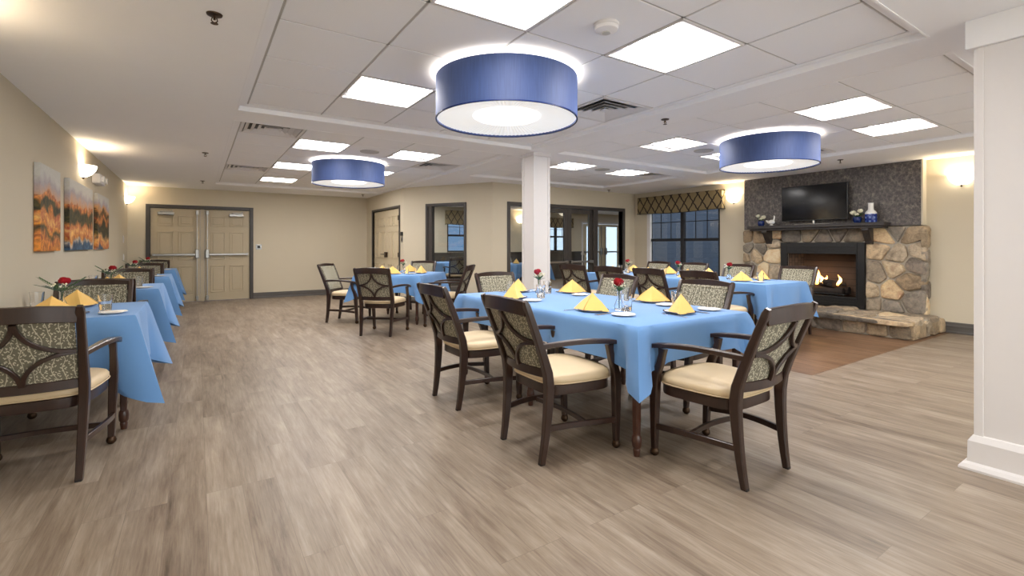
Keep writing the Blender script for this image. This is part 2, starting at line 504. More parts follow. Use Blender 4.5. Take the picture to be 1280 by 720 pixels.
troff, vents, spk = [], [], []
cells_used = {1: {(1, 0): 'L', (1, 3): 'L', (3, 0): 'L', (3, 3): 'L', (4, 2): 'V', (2, 0): 'S'}}
LAY = {1: dict(L=[(1, 1), (1, 4), (3, 1), (3, 4)], Vn=[(4, 2)], S=[]),
       2: dict(L=[(1, 1), (1, 4), (3, 1), (3, 4)], Vn=[(4, 2)], S=[(2, 1)]),
       3: dict(L=[(1, 1), (3, 1), (1, 4), (3, 4), (1, 7), (3, 7)], Vn=[(0, 0), (0, 5), (4, 2)], S=[(2, 1)]),
       4: dict(L=[(1, 0), (3, 0)], Vn=[(4, 0)], S=[(2, 0)])}
tilebm = B(); gridbm = B(); trimbm = B()
SPK = []
for k, (x0, x1, y0, y1) in R.items():
    box(gridbm, x0 - .02, x1 + .02, y0 - .02, y1 + .02, T + .06, T + .09)
    for i in range(6): box(gridbm, x0 + .62 * i - .012, x0 + .62 * i + .012, y0, y1, T + .006, T + .06)
    if k in (1, 2): ys = [(y1, GY1[0])] + [(GY1[j], GY1[j + 1]) for j in range(6)]; base = -1
    else: n = 9 if k == 3 else 3; ys = [(GY2[j + 1], GY2[j]) for j in range(n)]; base = 0
    for ya_, yb_ in [(q[1], 0) for q in ys] + [(ys[0][0], 0)]: box(gridbm, x0, x1, ya_ - .012, ya_ + .012, T + .006, T + .06)
    for i in range(5):
        xa = x0 + .62 * i; xb = xa + .62
        for jj, (yb, ya) in enumerate(ys):
            j = jj + base
            key = (i, j)
            lay = LAY[k]
            if key in lay['L']: troff.append((k, i, j, (xa + xb) / 2, (ya + yb) / 2)); continue
            if key in lay['Vn']: vents.append((k, i, j, (xa + xb) / 2, (ya + yb) / 2)); continue
            if key in lay['S']: spk.append((k, (xa + xb) / 2, (ya + yb) / 2))
            g = .008
            if yb - ya > .1: box(tilebm, xa + g, xb - g, ya + g, yb - g, T, T + .014, .002)
            else: box(tilebm, xa + g, xb - g, ya + g, yb, T, T + .014)
    w = EG + .002   # wall angle round the recess at tile level, and the thin bead on the soffit edge
    for a in ((x0 - w, x0 - .006, y0 - w, y1 + w), (x1 + .006, x1 + w, y0 - w, y1 + w), (x0 - .006, x1 + .006, y0 - w, y0 - .006), (x0 - .006, x1 + .006, y1 + .006, y1 + w)):
        box(trimbm, a[0], a[1], a[2], a[3], T - .001, T + .02, .001)
    u = .012
    for a in ((x0 - w - u, x0 - w, y0 - w - u, y1 + w + u), (x1 + w, x1 + w + u, y0 - w - u, y1 + w + u), (x0 - w, x1 + w, y0 - w - u, y0 - w), (x0 - w, x1 + w, y1 + w, y1 + w + u)):
        box(trimbm, a[0], a[1], a[2], a[3], S - .003, S + .001, .001)
struct('ceiling_tiles', tilebm, M['tile']); struct('ceiling_grid', gridbm, M['grid']); struct('trim_2', trimbm, M['ceil'])

# baseboards
def baseb(name, p0, p1, h=.13, mat='base'):
    p0 = V((p0[0], p0[1], 0)); p1 = V((p1[0], p1[1], 0)); d = (p1 - p0).normalized(); n = V((-d.y, d.x, 0)); L = (p1 - p0).length
    m = Matrix(((d.x, n.x, 0, p0.x), (d.y, n.y, 0, p0.y), (0, 0, 1, 0), (0, 0, 0, 1)))
    bm = B()
    prof = [(0, 0), (-.018, 0), (-.018, .02), (-.012, .03), (-.012, h * .5), (-.016, h * .55), (-.016, h * .68), (-.009, h * .74), (-.009, h * .94), (-.003, h), (0, h)]
    a = [bm.verts.new(m @ V((0, y, z))) for y, z in prof]; b = [bm.verts.new(m @ V((L, y, z))) for y, z in prof]
    for i in range(len(prof) - 1): bm.faces.new((a[i], a[i + 1], b[i + 1], b[i]))
    bm.faces.new(a); bm.faces.new(b[::-1])
    struct(name, bm, M[mat])
baseb('baseboard_left', (XL, YF), (XL, YB)); baseb('baseboard_back_left', (XL, YB), (-.86, YB)); baseb('baseboard_back', (1.08, YB), (3.65, YB))
baseb('baseboard_entry_far', (3.65, YB), (3.65, 11.82)); baseb('baseboard_entry', (3.65, 9.82), (3.65, 9.65)); baseb('baseboard_corner', (3.65, 9.65), (4.72, 7.8))
baseb('baseboard_lobby_left', (4.72, 7.8), (5.04, 7.8)); baseb('baseboard_lobby_right', (8.32, 7.8), (XR, 7.8)); baseb('baseboard_window', (XR, 7.8), (XR, 5.06))
baseb('baseboard_right', (XR, 2.33), (XR, YF), .15)

# ------------------------------------------------------------------ framed openings helper (local: x along wall, y outward, z up)
def frame_bm(m, a, b, c, e, w=.07, d0=-.02, d1=.13, bottom=False):
    bm = B()
    box(bm, a - w, a, d0, d1, c if not bottom else c - w, e + w, .004, m); box(bm, b, b + w, d0, d1, c if not bottom else c - w, e + w, .004, m)
    box(bm, a, b, d0, d1, e, e + w, .004, m)
    if bottom: box(bm, a, b, d0, d1, c - w, c, .004, m)
    return bm
def loc(m, x, y, z): return m @ V((x, y, z))

# panelled leaf as mesh, local x 0..w, front at y=0 (room side = -y)
def leaf_bm(m, x0, x1, z0, z1, y0=.03, th=.045, cols=2):
    bm = B(); box(bm, x0, x1, y0, y0 + th, z0, z1, .002, m)
    w = x1 - x0; h = z1 - z0
    st = w * .13; mid = w * .1; pw = (w - 2 * st - mid * (cols - 1)) / cols
    rows = [(.09, .385), (.45, .755), (.815, .925)]
    for c in range(cols):
        a = x0 + st + c * (pw + mid)
        for r0, r1 in rows:
            za, zb = z0 + h * r0, z0 + h * r1
            # moulding ring with inner raised field
            for (q0, q1, dz) in ((0, .018, -.014),):
                box(bm, a, a + pw, y0 + dz, y0 + .001, za, za + .018, .003, m); box(bm, a, a + pw, y0 + dz, y0 + .001, zb - .018, zb, .003, m)
                box(bm, a, a + .018, y0 + dz, y0 + .001, za, zb, .003, m); box(bm, a + pw - .018, a + pw, y0 + dz, y0 + .001, za, zb, .003, m)
            box(bm, a + .045, a + pw - .045, y0 - .007, y0 + .001, za + .045, zb - .045, .006, m)
    return bm

# double exit doors on the back wall
a, b = -.79 - XL, 1.01 - XL; mid = (a + b) / 2
d1 = thing('double_door', 'pair of tan six-panel exit doors in a dark frame on the back wall', 'door', (0, 0, 0))
d1.name = 'door_1'; d1['kind'] = 'structure'
obj('door_frame', frame_bm(mB, a, b, 0, 1.985, .07), M['casing'], d1)
bmx = B(); box(bmx, mid - .035, mid + .035, .02, .09, 0, 1.985, .003, mB); obj('center_mullion', bmx, M['door'], d1)
for sgn, (x0, x1) in ((-1, (a + .004, mid - .037)), (1, (mid + .037, b - .004))):
    lf = obj('door_leaf', leaf_bm(mB, x0, x1, .008, 1.98), M['door'], d1)
    bmx = B(); e0 = x0 + .03 if sgn < 0 else x0 + .02; e1 = x1 - .02 if sgn < 0 else x1 - .03
    box(bmx, e0, e1, -.045, -.01, .985, 1.03, .008, mB); ends = (e1 - .07, e1) if sgn < 0 else (e0, e0 + .07)
    box(bmx, ends[0], ends[1], -.06, .03, .93, 1.12, .01, mB)
    oe = (e0, e0 + .05) if sgn < 0 else (e1 - .05, e1); box(bmx, oe[0], oe[1], -.05, .03, .98, 1.035, .006, mB)
    obj('panic_bar', bmx, M['metal'], lf)
    bmx = B(); rx = (ends[0] + ends[1]) / 2
    box(bmx, rx - .009, rx + .009, -.03, -.01, .06, 1.93, .003, mB); box(bmx, rx - .025, rx + .025, -.035, .03, 1.86, 1.955, .006, mB); box(bmx, rx - .025, rx + .025, -.035, .03, .03, .12, .006, mB)
    obj('vertical_rod', bmx, M['metal'], lf)
    bmx = B(); cx = x0 + .12 if sgn < 0 else x1 - .4
    box(bmx, cx, cx + .28, -.05, .03, 1.84, 1.90, .01, mB); box(bmx, cx + .05, cx + .07, -.16, -.03, 1.9, 1.915, .002, mB); box(bmx, cx + .05, cx + .26, -.17, -.15, 1.9, 1.915, .002, mB)
    box(bmx, cx + .24, cx + .26, -.17, .02, 1.93, 1.945, .002, mB)
    obj('door_closer', bmx, M['metal'], lf)

# side double door on the entry wall
a, b = YB + .12 - 11.74, YB + .12 - 9.90; mid = (a + b) / 2
d2 = thing('door_2', 'pair of cream panelled doors in a thin dark frame beside the corner window', 'door'); d2['kind'] = 'structure'
obj('door_frame', frame_bm(mA, a, b, 0, 2.02, .05), M['casing'], d2)
for sgn, (x0, x1) in ((-1, (a + .004, mid - .003)), (1, (mid + .003, b - .004))):
    lf = obj('door_leaf', leaf_bm(mA, x0, x1, .008, 2.015), M['doorA'], d2)
    hx = x1 - .05 if sgn < 0 else x0 + .05
    bmx = B(); box(bmx, hx - .025, hx + .025, -.005, .03, .93, 1.05, .006, mA); box(bmx, hx - .01, hx + .01, -.05, 0, .99, 1.01, .003, mA)
    box(bmx, hx - (.12 if sgn < 0 else 0), hx + (0 if sgn < 0 else .12), -.06, -.045, .99, 1.01, .004, mA); obj('door_handle', bmx, M['bronze'], lf)
bmx = B(); hx = b - .02
for z in (.25, 1.0, 1.8): box(bmx, hx - .012, hx + .03, -.03, -.005, z - .05, z + .05, .003, mA)
obj('hinge', bmx, M['bronze'], d2)

# interior window on the corner wall
w1 = thing('window_1', 'narrow dark-framed interior window on the angled wall, looking into the sun room', 'window'); w1['kind'] = 'structure'
bmx = frame_bm(mBB, sB0 + .03, sB1 - .03, .28, 2.0, .055, bottom=True)
obj('window_frame', bmx, M['casing'], w1)
bmx = B(); box(bmx, sB0, sB0 + .12, .0, .1, .25, 2.03, .003, mBB); obj('jamb', bmx, M['casing'], w1)
bmx = B(); box(bmx, sB0, sB1, .05, .058, .27, 2.0, 0, mBB); obj('pane', bmx, M['pane'], w1)

# glazed lobby doors (wall_lobby local x = X-4.72)
w2 = thing('door_3', 'dark-framed glazed doors with sidelights behind the white column', 'door'); w2['kind'] = 'structure'
o = 4.72
bmx = frame_bm(mC, 5.12 - o, 8.24 - o, 0, 1.99, .07)
for xa, xb in ((5.84, 5.95), (7.33, 7.46)): box(bmx, xa - o, xb - o, -.01, .12, 0, 1.99, .004, mC)
obj('door_frame', bmx, M['casing'], w2)
bmx = B()
for xa, xb in ((5.12, 5.84), (7.46, 8.24)): box(bmx, xa - o, xb - o, .05, .058, .0, 1.99, 0, mC)
obj('sidelight_pane', bmx, M['pane'], w2)
for xa, xb in ((5.955, 6.617), (6.623, 7.325)):
    bmx = B(); w = .10
    box(bmx, xa - o, xa - o + w, .03, .075, .01, 1.98, .004, mC); box(bmx, xb - o - w, xb - o, .03, .075, .01, 1.98, .004, mC)
    box(bmx, xa - o + w, xb - o - w, .03, .075, .01, .25, .004, mC); box(bmx, xa - o + w, xb - o - w, .03, .075, 1.89, 1.98, .004, mC)
    lf = obj('door_leaf', bmx, M['casing'], w2)
    bmx = B(); box(bmx, xa - o + w, xb - o - w, .048, .056, .25, 1.89, 0, mC); obj('pane', bmx, M['pane'], lf)
    bmx = B(); box(bmx, xa - o + .03, xb - o - .03, -.04, -.005, .83, .87, .008, mC)
    for q in (xa - o + .03, xb - o - .08): box(bmx, q, q + .05, -.045, .035, .82, .88, .006, mC)
    obj('push_bar', bmx, M['metal'], lf)

# sun-room exterior doors and windows
d4 = thing('door_4', 'pale glazed exit doors in the sun room, seen through the lobby glass', 'door'); d4['kind'] = 'structure'
bmx = frame_bm(Matrix.Identity(4), 12.07 + .07, 14.22 - .07, 0, 2.03, .07, 13.47, 13.62); obj('door_frame', bmx, M['white'], d4)
for xa, xb, pa, pb in ((12.15, 13.17, 12.33, 12.98), (13.18, 14.14, 13.36, 13.98)):
    bmx = B(); box(bmx, xa, pa, 13.5, 13.55, .01, 2.02, .004); box(bmx, pb, xb, 13.5, 13.55, .01, 2.02, .004); box(bmx, pa, pb, 13.5, 13.55, .01, .3, .004); box(bmx, pa, pb, 13.5, 13.55, 1.93, 2.02, .004)
    lf = obj('door_leaf', bmx, M['doorA'], d4)
    bmx = B(); box(bmx, pa, pb, 13.52, 13.528, .3, 1.93); obj('pane', bmx, M['pane'], lf)
    bmx = B(); box(bmx, xa + .05, xb - .05, 13.42, 13.46, .93, .985, .008); box(bmx, xa + .05, xa + .1, 13.43, 13.5, .92, 1.0, .004); box(bmx, xb - .1, xb - .05, 13.43, 13.5, .92, 1.0, .004)
    q = xb - .1 if xa < 13 else xa + .1
    box(bmx, q - .04, q + .04, 13.4, 13.5, .85, 1.1, .01); box(bmx, q - .012, q + .012, 13.45, 13.48, .05, 1.95, .002); obj('panic_bar', bmx, M['metal'], lf)

def window(name, label, m, a, b, c, e, cols=3, mat='black'):
    w = thing(name, label, 'window'); w['kind'] = 'structure'
    bm = B(); f = .05
    box(bm, a, a + f, .02, .1, c, e, .003, m); box(bm, b - f, b, .02, .1, c, e, .003, m); box(bm, a, b, .02, .1, e - f, e, .003, m); box(bm, a, b, .02, .1, c, c + f, .003, m)
    mx = (a + b) / 2; box(bm, mx - .04, mx + .04, .02, .1, c, e, .003, m)
    zm = c + (e - c) * .5
    box(bm, a, b, .03, .09, zm - .03, zm + .03, .003, m)
    obj('window_frame', bm, M[mat], w)
    bm = B()
    for s0, s1 in ((a + f, mx - .04), (mx + .04, b - f)):
        for k in range(1, cols): x = s0 + (s1 - s0) * k / cols; box(bm, x - .008, x + .008, .055, .065, zm, e - f, 0, m)
        box(bm, s0, s1, .055, .065, zm + (e - zm) * .5 - .008, zm + (e - zm) * .5 + .008, 0, m)
    obj('muntin', bm, M[mat], w)
    bm = B(); box(bm, a + f, b - f, .066, .072, c + f, e - f, 0, m); obj('pane', bm, M['pane'], w)
    return w
wm = plain('dark_window_vinyl', srgb(34, 33, 36), .4); M['wm'] = wm
w3 = window('window_2', 'large dark window under a trellis valance beside the fireplace', mD, 7.8 - 7.40, 7.8 - 5.60, .55, 2.1, 3, 'wm')
bmx = B(); box(bmx, 7.8 - 7.43, 7.8 - 7.34, -.006, .05, .55, 2.1, .002, mD); obj('side_trim', bmx, M['white'], w3)
bmx = B(); box(bmx, 7.8 - 7.44, 7.8 - 5.56, -.05, .05, .52, .555, .004, mD); obj('window_sill', bmx, M['casing'], w3)
I4 = Matrix.Translation((3.77, 13.5, 0))
window('window_3', 'dim blue window of the sun room behind the angled wall window', I4, 2.75, 4.6, .99, 2.05, 2, 'wm')
window('window_4', 'dim window of the sun room seen through the lobby doors', I4, 6.45, 7.75, .99, 2.05, 2, 'wm')

def valance(name, label, m, a, b, z0, z1, depth=.11):
    bm = B()
    n = 40
    # box-pleat board: front, two returns, top; lower edge dips slightly in the middle
    pts = [(a, 0), (a, -depth)] + [(a + (b - a) * i / n, -depth) for i in range(1, n)] + [(b, -depth), (b, 0)]
    def zb(x): return z0 + .012 * math.cos((x - a) / (b - a) * 2 * PI)
    lo = [bm.verts.new(m @ V((x, y, zb(x)))) for x, y in pts]; hi = [bm.verts.new(m @ V((x, y, z1))) for x, y in pts]
    for i in range(len(pts) - 1): bm.faces.new((lo[i], lo[i + 1], hi[i + 1], hi[i]))
    li = [bm.verts.new(m @ V((min(max(x, a + .02), b - .02), min(y + .02, 0), zb(x)))) for x, y in pts]
    hi2 = [bm.verts.new(m @ V((min(max(x, a + .02), b - .02), min(y + .02, 0), z1 - .02))) for x, y in pts]
    for i in range(len(pts) - 1):
        bm.faces.new((li[i + 1], li[i], hi2[i], hi2[i + 1])); bm.faces.new((lo[i + 1], lo[i], li[i], li[i + 1]))
    box(bm, a, b, -depth + .001, 0, z1 - .02, z1, 0, m)
    o = thing(name, label, 'valance')
    obj('fabric', bm, M['valance'], o)
    bm = B()
    for i in range(len(pts) - 1):
        x, y = pts[i]; x2, y2 = pts[i + 1]
        sweep(bm, [m @ V((x, y - .003, zb(x) - .008)), m @ V((x2, y2 - .003, zb(x2) - .008))], .012, .026, (0, 0, 1))
    obj('fringe', bm, M['black'], o)
    return o
valance('window_valance', 'trellis-patterned box valance over the large dark window near the fireplace', mD, 7.8 - 7.62, 7.8 - 5.49, 1.92, 2.30)
valance('window_valance', 'trellis-patterned valance seen through the angled wall window', I4, 2.68, 4.66, 1.86, 2.3)
valance('window_valance', 'trellis-patterned valance seen through the left lobby door leaf', I4, 6.35, 7.82, 1.86, 2.2)

for k, a_ in enumerate((.5, 3.6, 6.7)): window('window_%d' % (5 + k), 'added window behind the camera to light the ceiling, %s' % ('right', 'middle', 'left')[k], mR, a_, a_ + 2.7, .2, 2.3, 2, 'white')  # unseen windows, added to let sky light onto the ceiling
# outside: neighbouring wing with siding and a pale strip
nb = thing('neighbour_building', 'grey-blue sided wing across the yard, seen through the large window', 'building', (0, 0, 0))
bm = B(); box(bm, 12.5, 12.7, -1, 7.6, 0, 5); obj('wall', bm, M['siding'], nb)
for y in (5.6, 8.2 - 1.2):
    pass
for y in (3.9, 5.95):
    bm = B(); box(bm, 12.44, 12.5, y, y + .14, 0, 5); obj('corner_board', bm, M['siding3'], nb)
for y in (4.5, 6.5):
    bm = B(); box(bm, 12.45, 12.5, y, y + .9, 1.5, 2.8, .005)
    f = obj('window_frame', bm, M['siding3'], nb); bm = B(); box(bm, 12.435, 12.45, y + .07, y + .83, 1.57, 2.73); obj('pane', bm, M['screen'], f)
bm = B(); box(bm, 8.8, 22, -6, 7.6, -.1, -.02); M['grass'] = plain('lawn', srgb(50, 60, 44), .9, nz=.3, nscale=8); tag(obj('lawn', bm, M['grass']), 'dark strip of ground outside the large window', 'ground'); bpy.data.objects['lawn']['kind'] = 'structure'
bm = B(); box(bm, 9, 22, 16.5, 16.7, 0, 4)
box(bm, 10, 12.2, 16.45, 16.5, .8, 2.2, .01)
M['siding2'] = plain('pale_siding', srgb(150, 166, 184), .8, nz=.05)
tag(obj('garden_building', bm, M['siding2']), 'pale building outside the glazed exit doors of the sun room', 'building')

# wall bits
def plate(label, m, x, z, w=.075, h=.12, hole=True, name='light_switch'):
    t_ = thing(name, label, 'switch')
    bm = B(); box(bm, x - w / 2, x + w / 2, -.008, 0, z - h / 2, z + h / 2, .003, m); obj('plate', bm, M['white'] if not hole else M['metal'], t_)
    bm = B(); box(bm, x - w * .25, x + w * .25, -.014, -.007, z - h * .25, z + h * .25, .002, m); obj('toggle', bm, M['black'] if hole else M['white'], t_)
plate('small steel key switch on the back wall right of the exit doors', mB, 1.19 - XL, 1.17, .12, .12)
plate('white card reader plate with dark top beside the cream entry doors', mA, YB + .12 - 9.74, 1.33, .1, .12)
bm = B(); box(bm, YB + .12 - 9.74 - .06, YB + .12 - 9.74 + .05, -.03, 0, 1.41, 1.49, .008, mA)
tag(obj('keypad', bm, M['black']), 'black keypad above the white card plate beside the cream entry doors', 'keypad')
plate('white thermostat on the left wall near the far corner', mL, 11.55 - YF, 1.32, .1, .14, False, 'thermostat')
plate('white light switch on the left wall below the thermostat', mL, 11.6 - YF, .98, .075, .12, False)

# paintings
for i, (ya, yb, nm) in enumerate(((5.60, 6.32, 'left canvas with gold boulders and mauve hills on the left wall'), (6.72, 8.06, 'wide middle canvas with blue water in an autumn landscape'), (8.44, 9.42, 'right canvas with dark green and orange trees on the left wall'))):
    bm = B(); box(bm, XL + .003, XL + .045, ya, yb, 1.15, 1.91, .003)
    p = obj('canvas_painting', bm, painting('autumn_canvas_%s' % 'abc'[i], i)); tag(p, nm, 'painting')

# emergency light
el = thing('emergency_light', 'white emergency light box on the left wall beside the middle sconce', 'light', (0, 0, 0))
bm = B(); box(bm, XL, XL + .09, 8.30, 8.72, 2.03, 2.16, .012); obj('housing', bm, M['white'], el)
for y in (8.38, 8.64):
    bm = B(); lathe(bm, [(0, 0), (.035, 0), (.045, .03), (.04, .034), (0, .034)], 16, mtx=Matrix.Translation((XL + .09, y, 2.09)) @ Matrix.Rotation(PI / 2, 4, 'Y')); obj('lamp_head', bm, M['china'], el, True)

# ------------------------------------------------------------------ ceiling fixtures
def make_troffer():
    t_ = thing('ceiling_troffer', 'x', 'ceiling light')
    h = .303; bm = B()
    for a in ((-h, h, -h, -h + .018), (-h, h, h - .018, h), (-h, -h + .018, -h + .018, h - .018), (h - .018, h, -h + .018, h - .018)):
        box(bm, *a, 0, .03, .002)
    obj('frame', bm, M['white'], t_)
    bm = B()
    def f(u, v):
        x = (u - .5) * 2; y = (v - .5) * 2
        z = .03 - .024 * max(0, 1 - x * x)
        return V((x * .185, y * (h - .02), z))
    g = grid(bm, f, 20, 1); obj('lens', bm, M['lens'], t_, True)
    for sx in (-1, 1):
        bm = B()
        def f(u, v, sx=sx):
            x = .185 + (h - .018 - .185) * u
            return V((sx * x, (v - .5) * 2 * (h - .018), .046 - .036 * u ** 1.6))
        grid(bm, f, 10, 1); obj('reflector', bm, M['refl'], t_, True)
    for y in (-h + .04, h - .04):
        bm = B()
        n = 12; vs = []
        for i in range(n + 1):
            x = -.18 + .36 * i / n
            vs.append(((x, y, .022), (x, y, .022 - .02 * max(0, 1 - (x / .17) ** 2))))
        for (p0, p1), (p2, p3) in zip(vs, vs[1:]):
            a_ = [bm.verts.new(V(q) + V((0, s_, 0))) for s_ in (-.004, .004) for q in (p0, p1, p3, p2)]
            bm.faces.new(a_[:4]); bm.faces.new(a_[4:]); bm.faces.new((a_[1], a_[5], a_[6], a_[2]))
        obj('end_rib', bm, M['white'], t_)
    return t_
tz = T - .004
t0 = make_troffer()
names = {1: 'front recess over the long table', 2: 'right recess over the fireplace tables', 3: 'far left recess', 4: 'recess behind the column'}
def cellpos(i, j, k):
    col = {0: 'leftmost', 1: 'left', 2: 'middle', 3: 'right', 4: 'rightmost'}[i]
    if k in (1, 2): row = {1: 'far', 4: 'near', 2: 'middle'}.get(j, '')
    else: row = {0: 'nearest', 1: 'nearest', 2: 'middle', 4: 'middle', 5: 'middle', 7: 'farthest'}.get(j, '')
    return row, col
for n, (k, i, j, x, y) in enumerate(troff):
    row, col = cellpos(i, j, k)
    lb = 'recessed ceiling light, %s row, %s side of the %s' % (row, col, names[k])
    if n == 0: t0.location = (x, y, tz); t0.rotation_euler = (0, 0, PI / 2); t0['label'] = lb; t0['group'] = 'recessed ceiling lights'
    else: dup(t0, (x, y, tz), PI / 2, lb, 'recessed ceiling lights')
# same lights (surface mounted); unseen extras added as fill over both rooms
for x, y, lb in ((1.3, -1.2, 'added square ceiling light behind the camera, left'), (3.0, -1.2, 'added square ceiling light behind the camera, middle'), (6.0, -1.2, 'added square ceiling light behind the camera, right'),
              (6.4, 11.0, 'square ceiling light of the sun room behind the angled wall'), (9.6, 11.6, 'square ceiling light of the sun room behind the lobby doors'), (12.8, 11.4, 'square ceiling light of the sun room near its exit doors'), (5.6, 12.4, 'added square ceiling light of the sun room by its far wall'), (8.6, 9.3, 'added square ceiling light of the sun room beside the lobby doors'), (4.9, 10.6, 'added square ceiling light of the sun room behind the cream doors')):
    dup(t0, (x, y, S - .031), 0, lb, 'surface ceiling lights')

def make_vent():
    t_ = thing('air_diffuser', 'x', 'vent')
    bm = B(); box(bm, -.29, .29, -.29, .29, .034, .04); obj('duct', bm, M['black'], t_)
    def sq(bm, a, b, za, zb, th=.003):
        c = [(-1, -1), (1, -1), (1, 1), (-1, 1)]
        v = [[bm.verts.new((sx * r, sy * r, z + dz)) for sx, sy in c] for r, z, dz in ((a, za, 0), (b, zb, 0), (b, zb, th), (a, za, th))]
        for q in range(4):
            for e in range(4): bm.faces.new((v[q][e], v[q][(e + 1) % 4], v[(q + 1) % 4][(e + 1) % 4], v[(q + 1) % 4][e]))
    bm = B(); sq(bm, .303, .275, 0, 0, .012); obj('frame', bm, M['white'], t_)
    for r in (.265, .205, .145, .085):
        bm = B(); sq(bm, r, r - .04, .001, .026); obj('louver', bm, M['white'], t_)
    bm = B(); box(bm, -.035, .035, -.035, .035, .006, .012); obj('center_plate', bm, M['white'], t_)
    return t_
v0 = make_vent()
for n, (k, i, j, x, y) in enumerate(vents):
    row, col = cellpos(i, j, k)
    lb = 'louvered air vent, %s row, %s edge of the %s' % (row, 'left' if i == 0 else 'right', names[k])
    if n == 0: v0.location = (x, y, tz); v0['label'] = lb; v0['group'] = 'square ceiling vents'
    else: dup(v0, (x, y, tz), 0, lb, 'square ceiling vents')

t_ = thing('ceiling_speaker', 'x', 'speaker')
bm = B(); lathe(bm, [(0, .004), (.10, .004), (.105, 0), (.12, 0), (.125, .01)], 32); obj('grille', bm, M['grid'], t_, True)
for n, (k, x, y) in enumerate(spk):
    lb = 'round ceiling speaker grille in the %s' % names[k]
    if n == 0: t_.location = (x, y, T - .0105); t_['label'] = lb; t_['group'] = 'round ceiling speakers'
    else: dup(t_, (x, y, T - .0105), 0, lb, 'round ceiling speakers')

sm = thing('smoke_detector', 'white round smoke detector on a tile between the two front ceiling lights', 'smoke detector', (1.94, 1.96, T))
bm = B(); lathe(bm, [(.072, 0), (.072, -.012), (.066, -.016), (.064, -.034), (.04, -.046), (0, -.046)], 32); obj('housing', bm, M['white'], sm, True)
bm = B(); lathe(bm, [(.022, -.0455), (.024, -.052), (.01, -.057), (0, -.057)], 20); obj('sensor_cap', bm, M['grid'], sm, True)

def make_sprinkler():
    t_ = thing('fire_sprinkler', 'x', 'sprinkler')
    bm = B(); lathe(bm, [(.038, 0), (.036, -.006), (.016, -.010), (0, -.010)], 20); obj('escutcheon', bm, M['bronze'], t_, True)
    bm = B(); tube(bm, [(0, 0, -.008), (0, 0, -.03)], .006); tube(bm, [(-.01, 0, -.02), (-.014, 0, -.035), (0, 0, -.048)], .003); tube(bm, [(.01, 0, -.02), (.014, 0, -.035), (0, 0, -.048)], .003)
    lathe(bm, [(0, -.046), (.018, -.048), (.018, -.05), (0, -.05)], 12); obj('head', bm, M['bronze'], t_, True)
    return t_
s0 = make_sprinkler()
for n, (x, y, lb) in enumerate(((.08, 2.95, 'bronze sprinkler nearest the camera, left of the front recess'), (.1, 7.42, 'bronze sprinkler on the left soffit above the second left table'), (.1, 10.66, 'bronze sprinkler on the left soffit near the back wall'),
        (3.76, 3.01, 'bronze sprinkler on the soffit between the two near recesses'), (7.6, 3.06, 'bronze sprinkler on the soffit in front of the fireplace'), (3.3, 11.4, 'bronze sprinkler near the cream entry doors'), (7.5, 7.5, 'bronze sprinkler over the glazed lobby doors'))):
    if n == 0: s0.location = (x, y, S); s0['label'] = lb; s0['group'] = 'ceiling sprinklers'
    else: dup(s0, (x, y, S), 0, lb, 'ceiling sprinklers')

# drum lamps
def make_drum():
    t_ = thing('drum_ceiling_lamp', 'x', 'ceiling lamp')
    Rr, h = .52, .30
    bm = B(); lathe(bm, [(Rr, 0), (Rr, h), (Rr - .006, h), (Rr - .006, 0), (Rr, 0)], 96, cap=False); obj('shade', bm, M['shade'], t_, True)
    bm = B(); lathe(bm, [(Rr + .002, -.002), (Rr + .002, .006), (Rr - .008, .006), (Rr - .008, -.002), (Rr + .002, -.002)], 96, cap=False); obj('shade_rim', bm, M['navy'], t_, True)
    # pleated bottom diffuser, gently radiating folds
    bm = B(); n = 192; rings = []
    for r in (.245, .34, .43, Rr - .008):
        rings.append([bm.verts.new((r * math.cos(2 * PI * i / n), r * math.sin(2 * PI * i / n), .012 + .05 * (1 - (r / Rr)) + (.004 if i % 2 else 0) * (1 if r > .25 else .5))) for i in range(n)])
    for a_, b_ in zip(rings, rings[1:]):
        for i in range(n): bm.faces.new((a_[i], a_[(i + 1) % n], b_[(i + 1) % n], b_[i]))
    obj('pleated_diffuser', bm, M['pleat'], t_)
    bm = B(); lathe(bm, [(0, .026), (.235, .026), (.25, .034), (.25, .042), (0, .042)], 64); obj('center_disc', bm, M['disc'], t_, True)
    bm = B(); lathe(bm, [(0, .17), (.4, .17), (.4, .2), (0, .2)], 48); obj('light_tray', bm, M['glow'], t_, True)
    bm = B(); lathe(bm, [(.015, .19), (.015, .31), (.07, .31), (.07, .334), (0, .334)], 24)
    for a_ in range(3):
        c_, s_ = math.cos(a_ * 2 * PI / 3), math.sin(a_ * 2 * PI / 3); tube(bm, [(0, 0, .25), (c_ * (Rr - .006), s_ * (Rr - .006), .25)], .004)
    obj('stem', bm, M['metal'], t_, True)
    return t_
dr = make_drum(); dr.location = (1.92, 2.97, T - .334); dr['label'] = 'large blue drum lamp hanging nearest the camera over the long table'; dr['group'] = 'blue drum lamps'
dup(dr, (5.58, 3.0, T - .334), 0, 'blue drum lamp on the right, before the fireplace', 'blue drum lamps')
dup(dr, (1.92, 7.35, T - .334), 0, 'blue drum lamp farthest away, over the square table', 'blue drum lamps')

